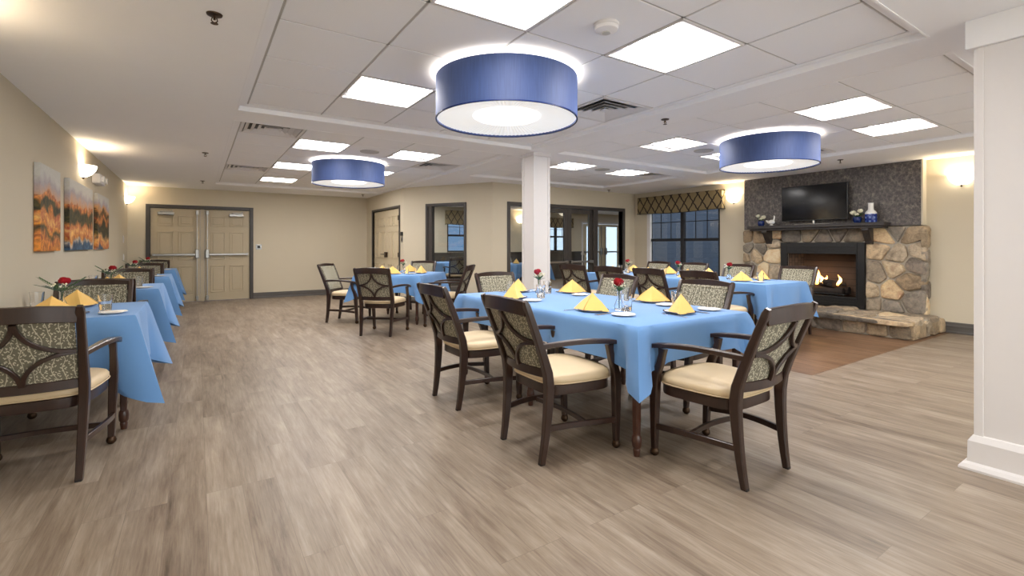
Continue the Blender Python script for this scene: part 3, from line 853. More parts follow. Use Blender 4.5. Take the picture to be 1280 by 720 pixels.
# sconces
def make_sconce():
    t_ = thing('wall_sconce', 'x', 'wall lamp')   # local +x out of the wall
    bm = B()
    prof = [(.0, -.10), (.05, -.092), (.10, -.06), (.135, -.01), (.148, .04), (.142, .04), (.128, -.008), (.095, -.052), (.05, -.08), (.0, -.088)]
    lathe(bm, prof, 24, a0=-PI / 2, a1=PI / 2, cap=False); obj('glass_bowl', bm, M['bowl'], t_, True)
    bm = B(); box(bm, 0, .012, -.03, .03, -.10, .05, .004); tube(bm, [(.0, 0, .03), (.15, 0, .045)], .007); lathe(bm, [(0, -.125), (.008, -.12), (.014, -.105), (.01, -.095), (0, -.095)], 12, c=(.02, 0, 0)); obj('bracket', bm, M['bronze'], t_, True)
    bm = B(); lathe(bm, [(0, -.05), (.025, -.04), (.03, -.01), (.02, .02), (0, .03)], 16, c=(.07, 0, 0)); obj('bulb', bm, M['bulb'], t_, True)
    return t_
sc0 = make_sconce()
for n, (x, y, z, rz, lb) in enumerate(((XL, 7.62, 2.12, 0, 'glowing bowl sconce on the left wall above the middle canvas'), (XL, 11.95, 2.12, 0, 'glowing bowl sconce on the left wall by the far corner'), (XL, 3.28, 2.12, 0, 'bowl sconce on the left wall beside the camera'),
        (XR, 5.30, 2.12, PI, 'glowing bowl sconce between the trellis valance and the fireplace'), (XR, 2.02, 2.12, PI, 'glowing bowl sconce right of the fireplace by the near column'), (9.27, 13.5, 2.07, -PI / 2, 'glowing sconce seen through the left lobby sidelight'), (XL, -1.2, 2.12, 0, 'bowl sconce on the left wall behind the camera'))):
    if n == 0: sc0.location = (x, y, z); sc0.rotation_euler = (0, 0, rz); sc0['label'] = lb; sc0['group'] = 'bowl wall sconces'
    else: dup(sc0, (x, y, z), rz, lb, 'bowl wall sconces')

# ------------------------------------------------------------------ columns
c_ = thing('white_column', 'white square column with moulded corners standing behind the long table', 'column', (3.785, 5.135, 0))
bm = B(); w = .135; box(bm, -w + .008, w - .008, -w + .008, w - .008, 0, S)
obj('shaft', bm, M['white'], c_)
bm = B()
for sx in (-1, 1):
    for sy in (-1, 1):
        box(bm, *sorted((sx * w, sx * (w - .035))), *sorted((sy * w, sy * (w - .035))), 0, S - .05, .004)
obj('corner_board', bm, M['white'], c_)
bm = B(); box(bm, -w - .02, w + .02, -w - .02, w + .02, 0, .14, .01); obj('plinth', bm, M['white'], c_)
bm = B(); box(bm, -w - .012, w + .012, -w - .012, w + .012, S - .045, S, .004); obj('cap', bm, M['white'], c_)
c_ = thing('white_column', 'broad white column with a tall baseboard at the right edge', 'column', (3.5, .76, 0))
bm = B(); box(bm, 0, .6, -.75, 0, 0, 2.262, .004); obj('shaft', bm, M['white'], c_)
bm = B(); box(bm, -.008, .03, -.03, .008, 0, 2.255, .003); box(bm, .57, .608, -.03, .008, 0, 2.255, .003); obj('corner_board', bm, M['white'], c_)
bm = B(); prof = [(.06, 0), (.06, .012), (.048, .03), (.03, .04), (.028, .15), (.02, .165), (.012, .18), (0, .185)]
for (a_, z_), (b_, zz) in zip(prof, prof[1:]):
    r1 = [bm.verts.new(q) for q in ((-a_, a_, z_), (.6 + a_, a_, z_), (.6 + a_, -.75 - a_, z_), (-a_, -.75 - a_, z_))]
    r2 = [bm.verts.new(q) for q in ((-b_, b_, zz), (.6 + b_, b_, zz), (.6 + b_, -.75 - b_, zz), (-b_, -.75 - b_, zz))]
    for q in range(4): bm.faces.new((r1[q], r1[(q + 1) % 4], r2[(q + 1) % 4], r2[q]))
obj('baseboard', bm, M['white'], c_)
bm = B(); box(bm, 3.48, 4.12, YF, .80, 2.262, S, .003); struct('trim_3', bm, M['ceil'])

# ------------------------------------------------------------------ fireplace
XF = 8.5
fp = thing('stone_fireplace', 'field-stone fireplace with raised hearth and charcoal wallpapered breast on the right wall', 'fireplace')
fp['kind'] = 'structure'; del fp['kind']
YA, YZ = 2.35, 5.04
bm = B(); box(bm, XF + .02, XR, YA + .05, YZ - .02, 1.49, S, .002); obj('chimney_breast', bm, M['paper'], fp)
bm = B(); box(bm, XF + .005, XR - .001, YA + .045, YA + .065, 1.49, S); obj('corner_trim', bm, M['wall'], fp)
bm = B(); box(bm, XF + .03, XR, YA + .03, 3.09, 0, 1.48); box(bm, XF + .03, XR, 4.33, YZ - .03, 0, 1.48); box(bm, XF + .03, XR, 3.0, 4.4, 1.24, 1.48); box(bm, XF + .03, XR, 3.0, 4.4, 0, .22)
box(bm, 7.53, XF + .04, YA - .13, YZ + .1, 0, .218)
obj('mortar_core', bm, M['mortar'], fp)
random.seed(5)
STC = [(182, 162, 134), (160, 146, 126), (204, 178, 142), (142, 130, 114), (128, 118, 108), (170, 156, 136), (158, 138, 112), (212, 192, 162), (134, 126, 116), (150, 142, 130)]
def clip(poly, px, py, nx, ny):
    out = []
    for i in range(len(poly)):
        a, b = poly[i], poly[(i + 1) % len(poly)]
        da = (a[0] - px) * nx + (a[1] - py) * ny; db = (b[0] - px) * nx + (b[1] - py) * ny
        if da <= 0: out.append(a)
        if da * db < 0: t = da / (da - db); out.append((a[0] + (b[0] - a[0]) * t, a[1] + (b[1] - a[1]) * t))
    return out
def stones(bm, u0, u1, v0, v1, cell, to3, gap=.017, hmin=.025, hmax=.05, asp=1.3):
    layer = bm.loops.layers.float_color.get('Col') or bm.loops.layers.float_color.new('Col')
    nu = max(1, round((u1 - u0) / (cell * asp))); nv = max(1, round((v1 - v0) / cell))
    pts = []
    for i in range(nu):
        for j in range(nv):
            off = .5 if j % 2 else 0
            pts.append((u0 + (i + .2 + off * .5 + random.uniform(-.12, .62)) * (u1 - u0) / nu, v0 + (j + .2 + random.uniform(-.12, .72)) * (v1 - v0) / nv))
    for p in pts:
        poly = [(u0, v0), (u1, v0), (u1, v1), (u0, v1)]
        for q in pts:
            if q is p: continue
            dx, dy = q[0] - p[0], q[1] - p[1]; d = math.hypot(dx, dy)
            if d > cell * 4: continue
            poly = clip(poly, (p[0] + q[0]) / 2 - dx / d * gap * .5, (p[1] + q[1]) / 2 - dy / d * gap * .5, dx, dy)
            if len(poly) < 3: break
        if len(poly) < 3: continue
        for _ in range(2):
            np_ = []
            for i in range(len(poly)):
                a, b = poly[i], poly[(i + 1) % len(poly)]
                k = .13
                np_ += [(a[0] + (b[0] - a[0]) * k, a[1] + (b[1] - a[1]) * k), (a[0] + (b[0] - a[0]) * (1 - k), a[1] + (b[1] - a[1]) * (1 - k))]
            poly = np_
        cx = sum(a[0] for a in poly) / len(poly); cy = sum(a[1] for a in poly) / len(poly)
        h = random.uniform(hmin, hmax); rings = []
        sd = random.uniform(0, 100)
        tx, ty = random.uniform(-.12, .12), random.uniform(-.12, .12)
        for s_, hh in ((1.0, -.03), (.985, h * .35), (.93, h * .8), (.8, h), (.45, h * 1.08)):
            ring = []
            for a in poly:
                x = cx + (a[0] - cx) * s_; y = cy + (a[1] - cy) * s_
                dz = noise.noise(V((x * 14 + sd, y * 14, sd))) * .012 if hh > 0 else 0
                ring.append(bm.verts.new(to3(x, y, hh + dz + ((x - cx) * tx + (y - cy) * ty if hh > 0 else 0))))
            rings.append(ring)
        c = random.choice(STC); k = random.uniform(.85, 1.1)
        colr = srgb(*[min(255, x * k) for x in c])
        fs = []
        m = len(poly)
        for a, b in zip(rings, rings[1:]):
            for i in range(m): fs.append(bm.faces.new((a[i], a[(i + 1) % m], b[(i + 1) % m], b[i])))
        fs.append(bm.faces.new(rings[-1]))
        for f in fs:
            for l in f.loops: l[layer] = colr
bm = B(); bm.loops.layers.float_color.new('Col')
face = lambda u, v, h: V((XF + .03 - h, u, v))
stones(bm, YA, 3.08, .22, 1.48, .25, face, asp=1.05); stones(bm, 4.34, YZ, .22, 1.48, .22, face, asp=1.0); stones(bm, 3.08, 4.34, 1.25, 1.48, .23, face, asp=1.0)
sidef = lambda u, v, h: V((u, YA + .03 - h, v)); stones(bm, XF - .01, XR - .005, .22, 1.48, .24, sidef, asp=.7, hmax=.04)
obj('stone_facing', bm, M['stone'], fp, True)
bm = B(); bm.loops.layers.float_color.new('Col')
hf = lambda u, v, h: V((7.53 - h, u, v)); stones(bm, YA - .13, YZ + .1, .005, .172, .17, hf, asp=1.6, hmax=.04)
ht = lambda u, v, h: V((v, u, .203 + h)); stones(bm, YA - .16, YZ + .13, 7.5, XF - .01, .34, ht, hmin=.03, hmax=.04, asp=1.5)
hf2 = lambda u, v, h: V((7.505 - h, u, v)); stones(bm, YA - .15, YZ + .12, .178, .243, .07, hf2, asp=4.5, hmin=.01, hmax=.02)
hs = lambda u, v, h: V((u, YA - .13 - h, v)); stones(bm, 7.5, XR - .005, .005, .2, .19, hs, asp=1.3, hmax=.035)
obj('hearth_stones', bm, M['stone'], fp, True)
# firebox
ya, yb, za, zb = 3.085, 4.335, .235, 1.25
bm = B()
fr = [(ya, ya + .1, za, zb), (yb - .1, yb, za, zb), (ya + .1, yb - .1, zb - .17, zb), (ya + .1, yb - .1, za, za + .16)]
for a_, b_, c1, c2 in fr: box(bm, XF - .025, XF + .04, a_, b_, c1, c2, .006)
for k in range(3): box(bm, XF - .03, XF - .02, ya + .14, yb - .14, zb - .14 + k * .035, zb - .125 + k * .035, .002)
for k in range(2): box(bm, XF - .03, XF - .02, ya + .14, yb - .14, za + .05 + k * .04, za + .065 + k * .04, .002)
box(bm, XF - .035, XF - .015, ya + .1, yb - .1, zb - .185, zb - .165, .004)
box(bm, XF - .03, XF - .015, ya + .1, ya + .115, za + .16, zb - .17, .002); box(bm, XF - .03, XF - .015, yb - .115, yb - .1, za + .16, zb - .17, .002)
fbx = obj('firebox_surround', bm, M['iron'], fp)
t = NT('firebox_brick'); br = t.n('ShaderNodeTexBrick', i_Vector=t.mapping(t.pos(), rot=(PI / 2, 0, PI / 2))); br.inputs['Scale'].default_value = 5
br.inputs['Color1'].default_value = srgb(96, 76, 60); br.inputs['Color2'].default_value = srgb(74, 58, 48); br.inputs['Mortar'].default_value = srgb(50, 42, 36)
t.set(Base_Color=br.outputs['Color'], Roughness=.85); M['fbrick'] = t.m
bm = B(); xb = XF + .34
i0, i1, j0, j1 = ya + .1, yb - .1, za + .14, zb - .15
P4 = lambda *q: bm.faces.new([bm.verts.new(v) for v in q])
P4((XF + .04, i0, j0), (xb, i0 + .15, j0), (xb, i1 - .15, j0), (XF + .04, i1, j0)); P4((XF + .04, i0, j1), (XF + .04, i1, j1), (xb, i1 - .15, j1), (xb, i0 + .15, j1))
P4((xb, i0 + .15, j0), (xb, i0 + .15, j1), (xb, i1 - .15, j1), (xb, i1 - .15, j0)); P4((XF + .04, i0, j0), (XF + .04, i0, j1), (xb, i0 + .15, j1), (xb, i0 + .15, j0)); P4((XF + .04, i1, j0), (xb, i1 - .15, j0), (xb, i1 - .15, j1), (XF + .04, i1, j1))
obj('firebox_lining', bm, M['fbrick'], fp)
lgm = plain('charred_log', srgb(46, 36, 30), .9, nz=.5, nscale=25, bump=.8)
for k, (p0, p1, r) in enumerate((((XF + .1, 3.42, .47), (XF + .13, 4.02, .46), .055), ((XF + .22, 3.38, .47), (XF + .2, 4.0, .49), .06), ((XF + .1, 3.55, .56), (XF + .24, 3.95, .60), .042), ((XF + .2, 3.42, .58), (XF + .1, 3.72, .62), .038))):
    bm = B(); n = 8; pts = [V(p0).lerp(V(p1), i / n) + V((0, 0, .008 * math.sin(i * 2.1 + k))) for i in range(n + 1)]
    tube(bm, pts, [r * (1 + .1 * math.sin(i * 1.7 + k)) for i in range(n + 1)]); obj('log', bm, lgm, fp, True)
bm = B()
for k in range(7): y = 3.4 + k * .1; tube(bm, [(XF + .06, y, j0), (XF + .06, y, .42), (XF + .26, y, .42)], .008)
tube(bm, [(XF + .06, 3.38, .42), (XF + .06, 4.02, .42)], .008); obj('log_grate', bm, M['iron'], fp)
flm = NT('flame'); s = flm.sep(flm.co('Generated'))
flm.set(Base_Color=(0, 0, 0, 1)); cr = flm.ramp(s[2], [(0, (1, .35, .06, 1)), (.45, (1, .62, .22, 1)), (1, (1, .3, .05, 1))]); flm.t.links.new(cr, flm.b.inputs['Emission Color']); flm.b.inputs['Emission Strength'].default_value = 3
for k, (y, h, r) in enumerate(((3.82, .25, .045), (3.76, .17, .04), (3.88, .18, .04), (3.70, .15, .035), (3.5, .17, .03))):
    bm = B(); n = 9; pts = []; rr = []
    for i in range(n + 1):
        q = i / n; pts.append(V((XF + .15 + .015 * math.sin(q * 5 + k), y + .02 * math.sin(q * 6 + k * 2), .56 + q * h))); rr.append(max(.002, r * math.sin(PI * (q * .85 + .15)) ** .8 * (1 - q * .55)))
    tube(bm, pts, rr, (1, .1, .1)); obj('flame', bm, flm.m, fp, True)
# mantel
bm = B(); box(bm, 8.27, XF + .02, 2.77, 4.82, 1.492, 1.545, .006); box(bm, 8.30, XF + .02, 2.80, 4.79, 1.46, 1.492, .008)
mt = obj('mantel_shelf', bm, M['mantel'], fp)
for y in (3.02, 4.53):
    bm = B(); prof = [(XF, 1.46), (8.30, 1.46), (8.30, 1.43), (8.34, 1.40), (8.38, 1.33), (8.43, 1.27), (8.44, 1.24), (XF, 1.22)]
    m = Matrix(((1, 0, 0, 0), (0, 0, 1, 0), (0, 1, 0, 0), (0, 0, 0, 1)))
    prism(bm, prof, y - .045, y + .045, m); obj('corbel', bm, M['mantel'], mt)

# television on the mantel
tv = thing('television', 'flat black television standing on the mantel shelf', 'television', (8.42, 3.78, 1.545))
bm = B(); box(bm, -.02, .02, -.50, .50, .065, .65, .006); obj('housing', bm, M['black'], tv)
bm = B(); box(bm, -.0225, -.0195, -.488, .488, .08, .638); obj('screen', bm, M['screen'], tv)
bm = B(); box(bm, -.10, .07, -.26, .26, 0, .012, .004); tube(bm, [(0, 0, .01), (0, 0, .08)], .02); obj('stand', bm, M['metal'], tv)

# mantel ornaments
def flowerpot(x, y, lb, flip):
    t_ = thing('flower_pot', lb, 'plant pot', (x, y, 1.546))
    bm = B(); lathe(bm, [(0, 0), (.04, 0), (.055, .03), (.058, .07), (.05, .09), (.04, .085), (0, .08)], 24); obj('pot', bm, M['navy'], t_, True)
    for k, (dy, dz, r) in enumerate(((-.05 * flip, .145, .042), (.045 * flip, .17, .036), (0.0, .12, .03))):
        bm = B(); rose(bm, V((-.02, dy, dz)), r); obj('white_rose', bm, M['petal'], t_, True)
    bm = B()
    for k in range(12):
        a = k * 2.4; leaf(bm, V((0, 0, .08)), V((.07 * math.cos(a), .09 * math.sin(a), .14 + .03 * math.sin(k * 1.3))), .025)
    obj('foliage', bm, M['leaf'], t_)
def rose(bm, c, r):
    # layered cupped petals round a bud
    lathe(bm, [(0, -r * .6), (r * .45, -r * .4), (r * .55, 0), (r * .4, r * .5), (r * .15, r * .62), (0, r * .45)], 12, c=tuple(c))
    for ring, (n, rr, up, sz) in enumerate(((3, .45, .55, .75), (4, .65, .35, .85), (5, .9, .1, .9))):
        for k in range(n):
            a = 2 * PI * k / n + ring * .6
            d = V((math.cos(a), math.sin(a), 0)); s_ = V((-d.y, d.x, 0))
            def f(u, v, d=d, s_=s_, rr=rr, up=up, sz=sz):
                q = (u - .5) * 2; w = math.cos(q * 1.2) * sz * r
                base = c - V((0, 0, r * .55))
                out = rr * r * (math.sin(v * PI * .55) + .15 * v * v) * (1 - .25 * q * q)
                return base + d * out + s_ * q * r * .75 * math.sin(min(1, v + .25) * PI * .6) + V((0, 0, v * (r * (1.0 + up) - .2 * r * q * q)))
            grid(bm, f, 4, 4)
def leaf(bm, p0, p1, w, sag=.0):
    p0, p1 = V(p0), V(p1); d = p1 - p0; s_ = d.cross(V((0, 0, 1)))
    if s_.length < 1e-4: s_ = V((1, 0, 0))
    s_.normalize(); n = 5; L = []; Rr_ = []; C_ = []
    for i in range(n + 1):
        q = i / n; p = p0 + d * q + V((0, 0, -sag * q * q)); ww = w * .5 * math.sin(PI * min(1, q * .92 + .06)) ** .8
        L.append(bm.verts.new(p - s_ * ww + V((0, 0, ww * .4)))); Rr_.append(bm.verts.new(p + s_ * ww + V((0, 0, ww * .4)))); C_.append(bm.verts.new(p))
    for i in range(n):
        bm.faces.new((L[i], C_[i], C_[i + 1], L[i + 1])); bm.faces.new((C_[i], Rr_[i], Rr_[i + 1], C_[i + 1]))
flowerpot(8.37, 4.62, 'navy pot of white roses at the left end of the mantel', 1)
flowerpot(8.37, 3.14, 'navy pot of white roses just right of the television', -1)
# small white bird figurine
bm = B(); lathe(bm, [(0, 0), (.035, 0), (.045, .004), (.02, .012), (.018, .02), (.05, .045), (.055, .07), (.035, .095), (0, .105)], 20)
tube(bm, [(0, .04, .06), (0, .085, .085), (0, .1, .10)], [.03, .016, .004]); tube(bm, [(0, -.03, .08), (0, -.045, .12), (0, -.05, .16), (0, -.04, .175)], [.022, .012, .012, .004])
o = obj('bird_figurine', bm, M['china'], None, True); o.location = (8.36, 4.43, 1.546); tag(o, 'small white bird ornament left of the television', 'figurine')
va = thing('ceramic_vase', 'tall vase with white neck and navy patterned body on the right end of the mantel', 'vase', (8.38, 2.97, 1.546))
t = NT('navy_white_glaze'); s = t.sep(t.co()); a = t.math('ARCTAN2', s[1], s[0])
pt = t.math('MULTIPLY', t.math('GREATER_THAN', t.math('SINE', t.math('MULTIPLY', a, 8.0)), .35), t.math('GREATER_THAN', t.math('SINE', t.math('MULTIPLY', s[2], 110.0)), .1))
t.set(Base_Color=t.mix(pt, srgb(20, 44, 120), srgb(120, 140, 190)), Roughness=.2); M['navypat'] = t.m
bm = B(); lathe(bm, [(0, 0), (.07, 0), (.075, .01), (.075, .12), (.07, .135), (.0, .135)], 32); obj('body', bm, M['navypat'], va, True)
bm = B(); lathe(bm, [(.074, .125), (.075, .14), (.06, .165), (.038, .185), (.034, .21), (.034, .285), (.04, .29), (.03, .29), (.028, .2)], 32, cap=False); obj('neck', bm, M['china'], va, True)

# ------------------------------------------------------------------ chair
def make_chair():
    t_ = thing('dining_armchair', 'x', 'chair')
    yp = lambda z: -.202 - .42 * max(0, z - .46) ** 1.12 if z > .46 else -.202 - .19 * (.46 - z) ** 2
    xp = lambda z: .205 + .03 * (z / .91)
    W = M['wood']
    for sx in (-1, 1):
        zs = [0.006, .08, .16, .25, .34, .42, .5, .58, .66, .74, .82, .88, .905]
        bm = B(); sweep(bm, [(sx * xp(z), yp(z), z) for z in zs], [.031, .033, .035, .037, .039, .041, .041, .038, .036, .035, .034, .034, .024], [.034, .038, .042, .047, .052, .056, .052, .047, .043, .04, .037, .035, .024], (1, 0, 0))
        lg = obj('rear_leg', bm, W, t_, True)
        bm = B(); sweep(bm, [(sx * xp(0), yp(0), 0), (sx * xp(0), yp(0), .012)], .029, .033, (1, 0, 0)); obj('foot_cap', bm, M['rubber'], lg)
        bm = B(); fz = [.045, .12, .25, .38, .44, .49, .54, .59, .625]
        fy = [.268, .266, .262, .256, .25, .236, .212, .199, .196]; fx = [.248, .25, .255, .26, .263, .265, .267, .268, .266]
        sweep(bm, [(sx * fx[i], fy[i], fz[i]) for i in range(9)], [.032, .036, .04, .043, .041, .037, .034, .034, .036], [.034, .039, .046, .054, .053, .047, .04, .038, .048], (1, 0, 0))
        lg = obj('front_leg', bm, W, t_, True)
        bm = B(); lathe(bm, [(0, .0), (.014, .001), (.024, .012), (.026, .024), (.022, .038), (.016, .046), (.012, .052), (.016, .056), (.016, .062), (0, .062)], 16, c=(sx * .248, .268, 0)); obj('caster', bm, M['bronze'], lg, True)
        # arm
        bm = B(); n = 12; pts = []; ws = []; hs = []
        for i in range(n + 1):
            q = i / n
            y = yp(.655) + .012 + (.275 - yp(.655)) * q
            x = .231 + .045 * math.sin(q * PI * .62)
            z = .652 + .018 * math.sin(q * PI) - .02 * q
            if q > .9: z -= (q - .9) * .12
            pts.append((sx * x, y, z)); ws.append(.026 + .026 * min(1, q * 1.6) * (1 if q < .93 else .8)); hs.append(.028 - .004 * q)
        sweep(bm, pts, ws, hs, (1, 0, 0)); obj('armrest', bm, W, t_, True)
        # side stretcher, bowed outwards
        bm = B(); n = 8
        sweep(bm, [(sx * (.214 + .046 * i / n + .022 * math.sin(PI * i / n)), -.215 + .455 * i / n, .195 - .02 * i / n + .012 * math.sin(PI * i / n)) for i in range(n + 1)], .02, .032, (1, 0, 0)); obj('side_stretcher', bm, W, t_, True)
    bm = B(); n = 8; sweep(bm, [(-.25 + .5 * i / n, .04 + .03 * math.sin(PI * i / n), .188) for i in range(n + 1)], .018, .028, (0, 1, 0)); obj('cross_stretcher', bm, W, t_, True)
    # seat outline
    def outline(k=1.0, n=40):
        pts = []
        for i in range(n):
            a = 2 * PI * i / n
            ca, sa = math.cos(a), math.sin(a)
            e = .42
            x = abs(ca) ** e * (1 if ca > 0 else -1); y = abs(sa) ** e * (1 if sa > 0 else -1)
            hw = .208 + .05 * (y + 1) / 2 + .012 * (1 - y * y)
            yy = .03 + .225 * y + (.03 * (1 - x * x) if y > 0 else 0)
            pts.append((x * hw * k, .03 + (yy - .03) * k))
        return pts
    def rings(bm, spec):
        rs = []
        for k, z in spec: rs.append([bm.verts.new((x, y, z)) for x, y in outline(k)])
        for a, b in zip(rs, rs[1:]):
            for i in range(40): bm.faces.new((a[i], a[(i + 1) % 40], b[(i + 1) % 40], b[i]))
        bm.faces.new(rs[0][::-1]); bm.faces.new(rs[-1])
    bm = B(); rings(bm, [(.95, .362), (.985, .365), (.99, .372), (.985, .416), (.96, .42)]); obj('seat_frame', bm, W, t_, True)
    bm = B(); rings(bm, [(.96, .4205), (1.0, .426), (1.022, .437), (1.02, .452), (.98, .468), (.9, .478), (.75, .486), (.5, .491), (.2, .493)])
    st = obj('seat', bm, M['vinyl'], t_, True)
    bm = B(); o_ = outline(1.024); sweep(bm, [(x, y, .428) for x, y in o_ + o_[:1]], .007, .007, (0, 0, 1), rnd=True); obj('seat_piping', bm, M['vinyl'], st, True)
    # back
    bow = .034
    def bp(u, z, off=0):
        return V((u * (xp(z) - .012), yp(z) - bow * (1 - u * u) + off, z))
    bm = B(); n = 16
    sweep(bm, [bp(-1 + 2 * i / n, .862 + .014 * (1 - (-1 + 2 * i / n) ** 2) * 1, -.002) for i in range(n + 1)], .026, .08, (0, 1, 0)); obj('crest_rail', bm, W, t_, True)
    bm = B(); sweep(bm, [bp(-1 + 2 * i / n, .497, .002) for i in range(n + 1)], .026, .05, (0, 1, 0)); obj('lower_rail', bm, W, t_, True)
    bm = B()
    def f(u, v):
        z = .505 + v * .365; U = (u - .5) * 2
        return bp(U * .94, z, .016), V((0, 1, .3)).normalized()
    slab(bm, f, 14, 14, .026); bk = obj('backrest', bm, M['fabric'], t_, True)
    bm = B(); pts = []
    for i in range(11): pts.append(bp(-.9 + 1.8 * i / 10, .52, .031))
    for i in range(1, 11): pts.append(bp(.9, .52 + .335 * i / 10, .031))
    for i in range(1, 11): pts.append(bp(.9 - 1.8 * i / 10, .855, .031))
    for i in range(1, 11): pts.append(bp(-.9, .855 - .335 * i / 10, .031))
    tube(bm, pts, .0035, (.1, 1, .2)); obj('back_piping', bm, M['fabric'], bk, True)
    bm = B(); zc, hz, ha = .672, .158, .95
    for sx in (-1, 1):
        for sz in (-1, 1):
            n = 12; pts = []
            for i in range(n + 1):
                a = PI / 2 * i / n
                pts.append(bp(sx * (ha - ha * .98 * math.cos(a)), zc + sz * (hz - hz * .98 * math.sin(a)), -.010))
            sweep(bm, pts, .018, .02, (0, 1, 0))
    obj('back_lattice', bm, W, t_, True)
    return t_
ch0 = make_chair(); first = [True]
def chair(rx, ry, face, label, group, depth=.25):
    """rear-foot centre (rx, ry), facing angle of local +y in world (radians from +Y, clockwise positive toward +X)"""
    fx, fy = math.sin(face), math.cos(face)
    loc = (rx + fx * .240, ry + fy * .240, 0); rz = -face
    if first[0]:
        first[0] = False; ch0.location = loc; ch0.rotation_euler = (0, 0, rz); ch0['label'] = label; ch0['group'] = group; return ch0
    return dup(ch0, loc, rz, label, group)
D = math.radians
G1 = 'armchairs round the long front table'
CB = 'cream-seated dark armchair, '
chair(1.585, 2.29, D(92), CB + 'left side of the long front table, nearer the camera', G1)
chair(1.595, 3.32, D(90), CB + 'left side of the long front table, farther from the camera', G1)
chair(2.45, 1.325, D(-1), CB + 'at the near end of the long front table', G1)
chair(3.42, 2.42, D(-92), CB + 'right side of the long front table, nearer the camera', G1)
chair(3.40, 3.38, D(-88), CB + 'right side of the long front table, farther from the camera', G1)
chair(2.72, 4.32, D(178), CB + 'at the far end of the long front table', G1)
G2 = 'armchairs round the square table'
chair(1.98, 6.26, D(42), CB + 'back to the camera at the square table', G2)
chair(1.83, 7.95, D(130), CB + 'left side of the square table nearest the exit doors', G2)
chair(3.50, 8.35, D(-135), CB + 'behind the square table facing the camera', G2)
chair(3.36, 6.42, D(-48), CB + 'right side of the square table seen side on', G2)
G3 = 'armchairs at the window table'
L3 = [(4.93, 5.62, 80), (4.95, 4.86, 86), (4.95, 4.14, 90), (4.95, 3.40, 92)]
R3 = [(6.93, 5.78, -90), (6.93, 5.02, -90), (6.93, 4.24, -90), (6.93, 3.36, -90)]
ordn = ['farthest', 'second farthest', 'second nearest', 'nearest']
for k, (x, y, a) in enumerate(L3): chair(x, y, D(a), CB + '%s of four on the near side of the window table' % ordn[k], G3)
for k, (x, y, a) in enumerate(R3): chair(x, y, D(a), CB + 'window side of the window table, %s' % ordn[k], G3)
G4 = 'armchairs at the small tables on the left wall'
LT = [(3.95, 4.85), (6.22, 7.12), (8.52, 9.42), (10.82, 11.72)]
on = ['nearest', 'second', 'third', 'farthest']
for k, (y0, y1) in enumerate(LT):
    yr = [3.26, 5.56, 7.88, 10.16][k]; yf = [5.10, 7.40, 9.68, 11.98][k]
    chair(-.703, yr, D(0 if k else 3), CB + 'back to the camera at the %s left wall table' % on[k], G4)
    if k < 3: chair(-.70, yf, D(180), CB + 'facing the camera behind the %s left wall table' % on[k], G4)
chair(-.70, 11.95, D(180), CB + 'against the back wall behind the farthest left wall table', G4)
G5 = 'armchairs in the sun room'
chair(5.5, 10.75, D(15), CB + 'left one seen through the angled wall window', G5)
chair(6.2, 10.85, D(-5), CB + 'right one seen through the angled wall window', G5)
chair(7.0, 10.9, D(180), CB + 'beyond the sun room table seen through the lobby sidelight', G5)

# ------------------------------------------------------------------ tables and cloths
TZ = .745
def table(label, cx, cy, w, l, rz, foot='bulb', inset=.045, mids=False):
    t_ = thing('dining_table', label, 'table', (cx, cy, 0), rz)
    bm = B(); box(bm, -w / 2, w / 2, -l / 2, l / 2, TZ - .03, TZ, .004); obj('tabletop', bm, M['tablewood'], t_)
    bm = B()
    a, b = w / 2 - .07, l / 2 - .07
    for q in ((-a, a, -b, -b + .02), (-a, a, b - .02, b), (-a, -a + .02, -b, b), (a - .02, a, -b, b)): box(bm, *q, TZ - .11, TZ - .03, .002)
    obj('apron', bm, M['tablewood'], t_)
    ys = [-l / 2 + inset, l / 2 - inset] + ([0] if mids else [])
    for sx in (-1, 1):
        for y in ys:
            x = sx * (w / 2 - inset)
            bm = B()
            sweep(bm, [(x, y, z) for z in (TZ - .03, .5, .16, .13, .12)], [.05, .045, .036, .034, .036], [.05, .045, .036, .034, .036], (1, 0, 0))
            lathe(bm, [(.02, .125), (.026, .115), (.029, .09), (.027, .06), (.02, .045), (.022, .038), (.019, .012), (.017, 0)], 12, c=(x, y, 0))
            obj('leg', bm, M['tablewood'], t_, True)
    return t_

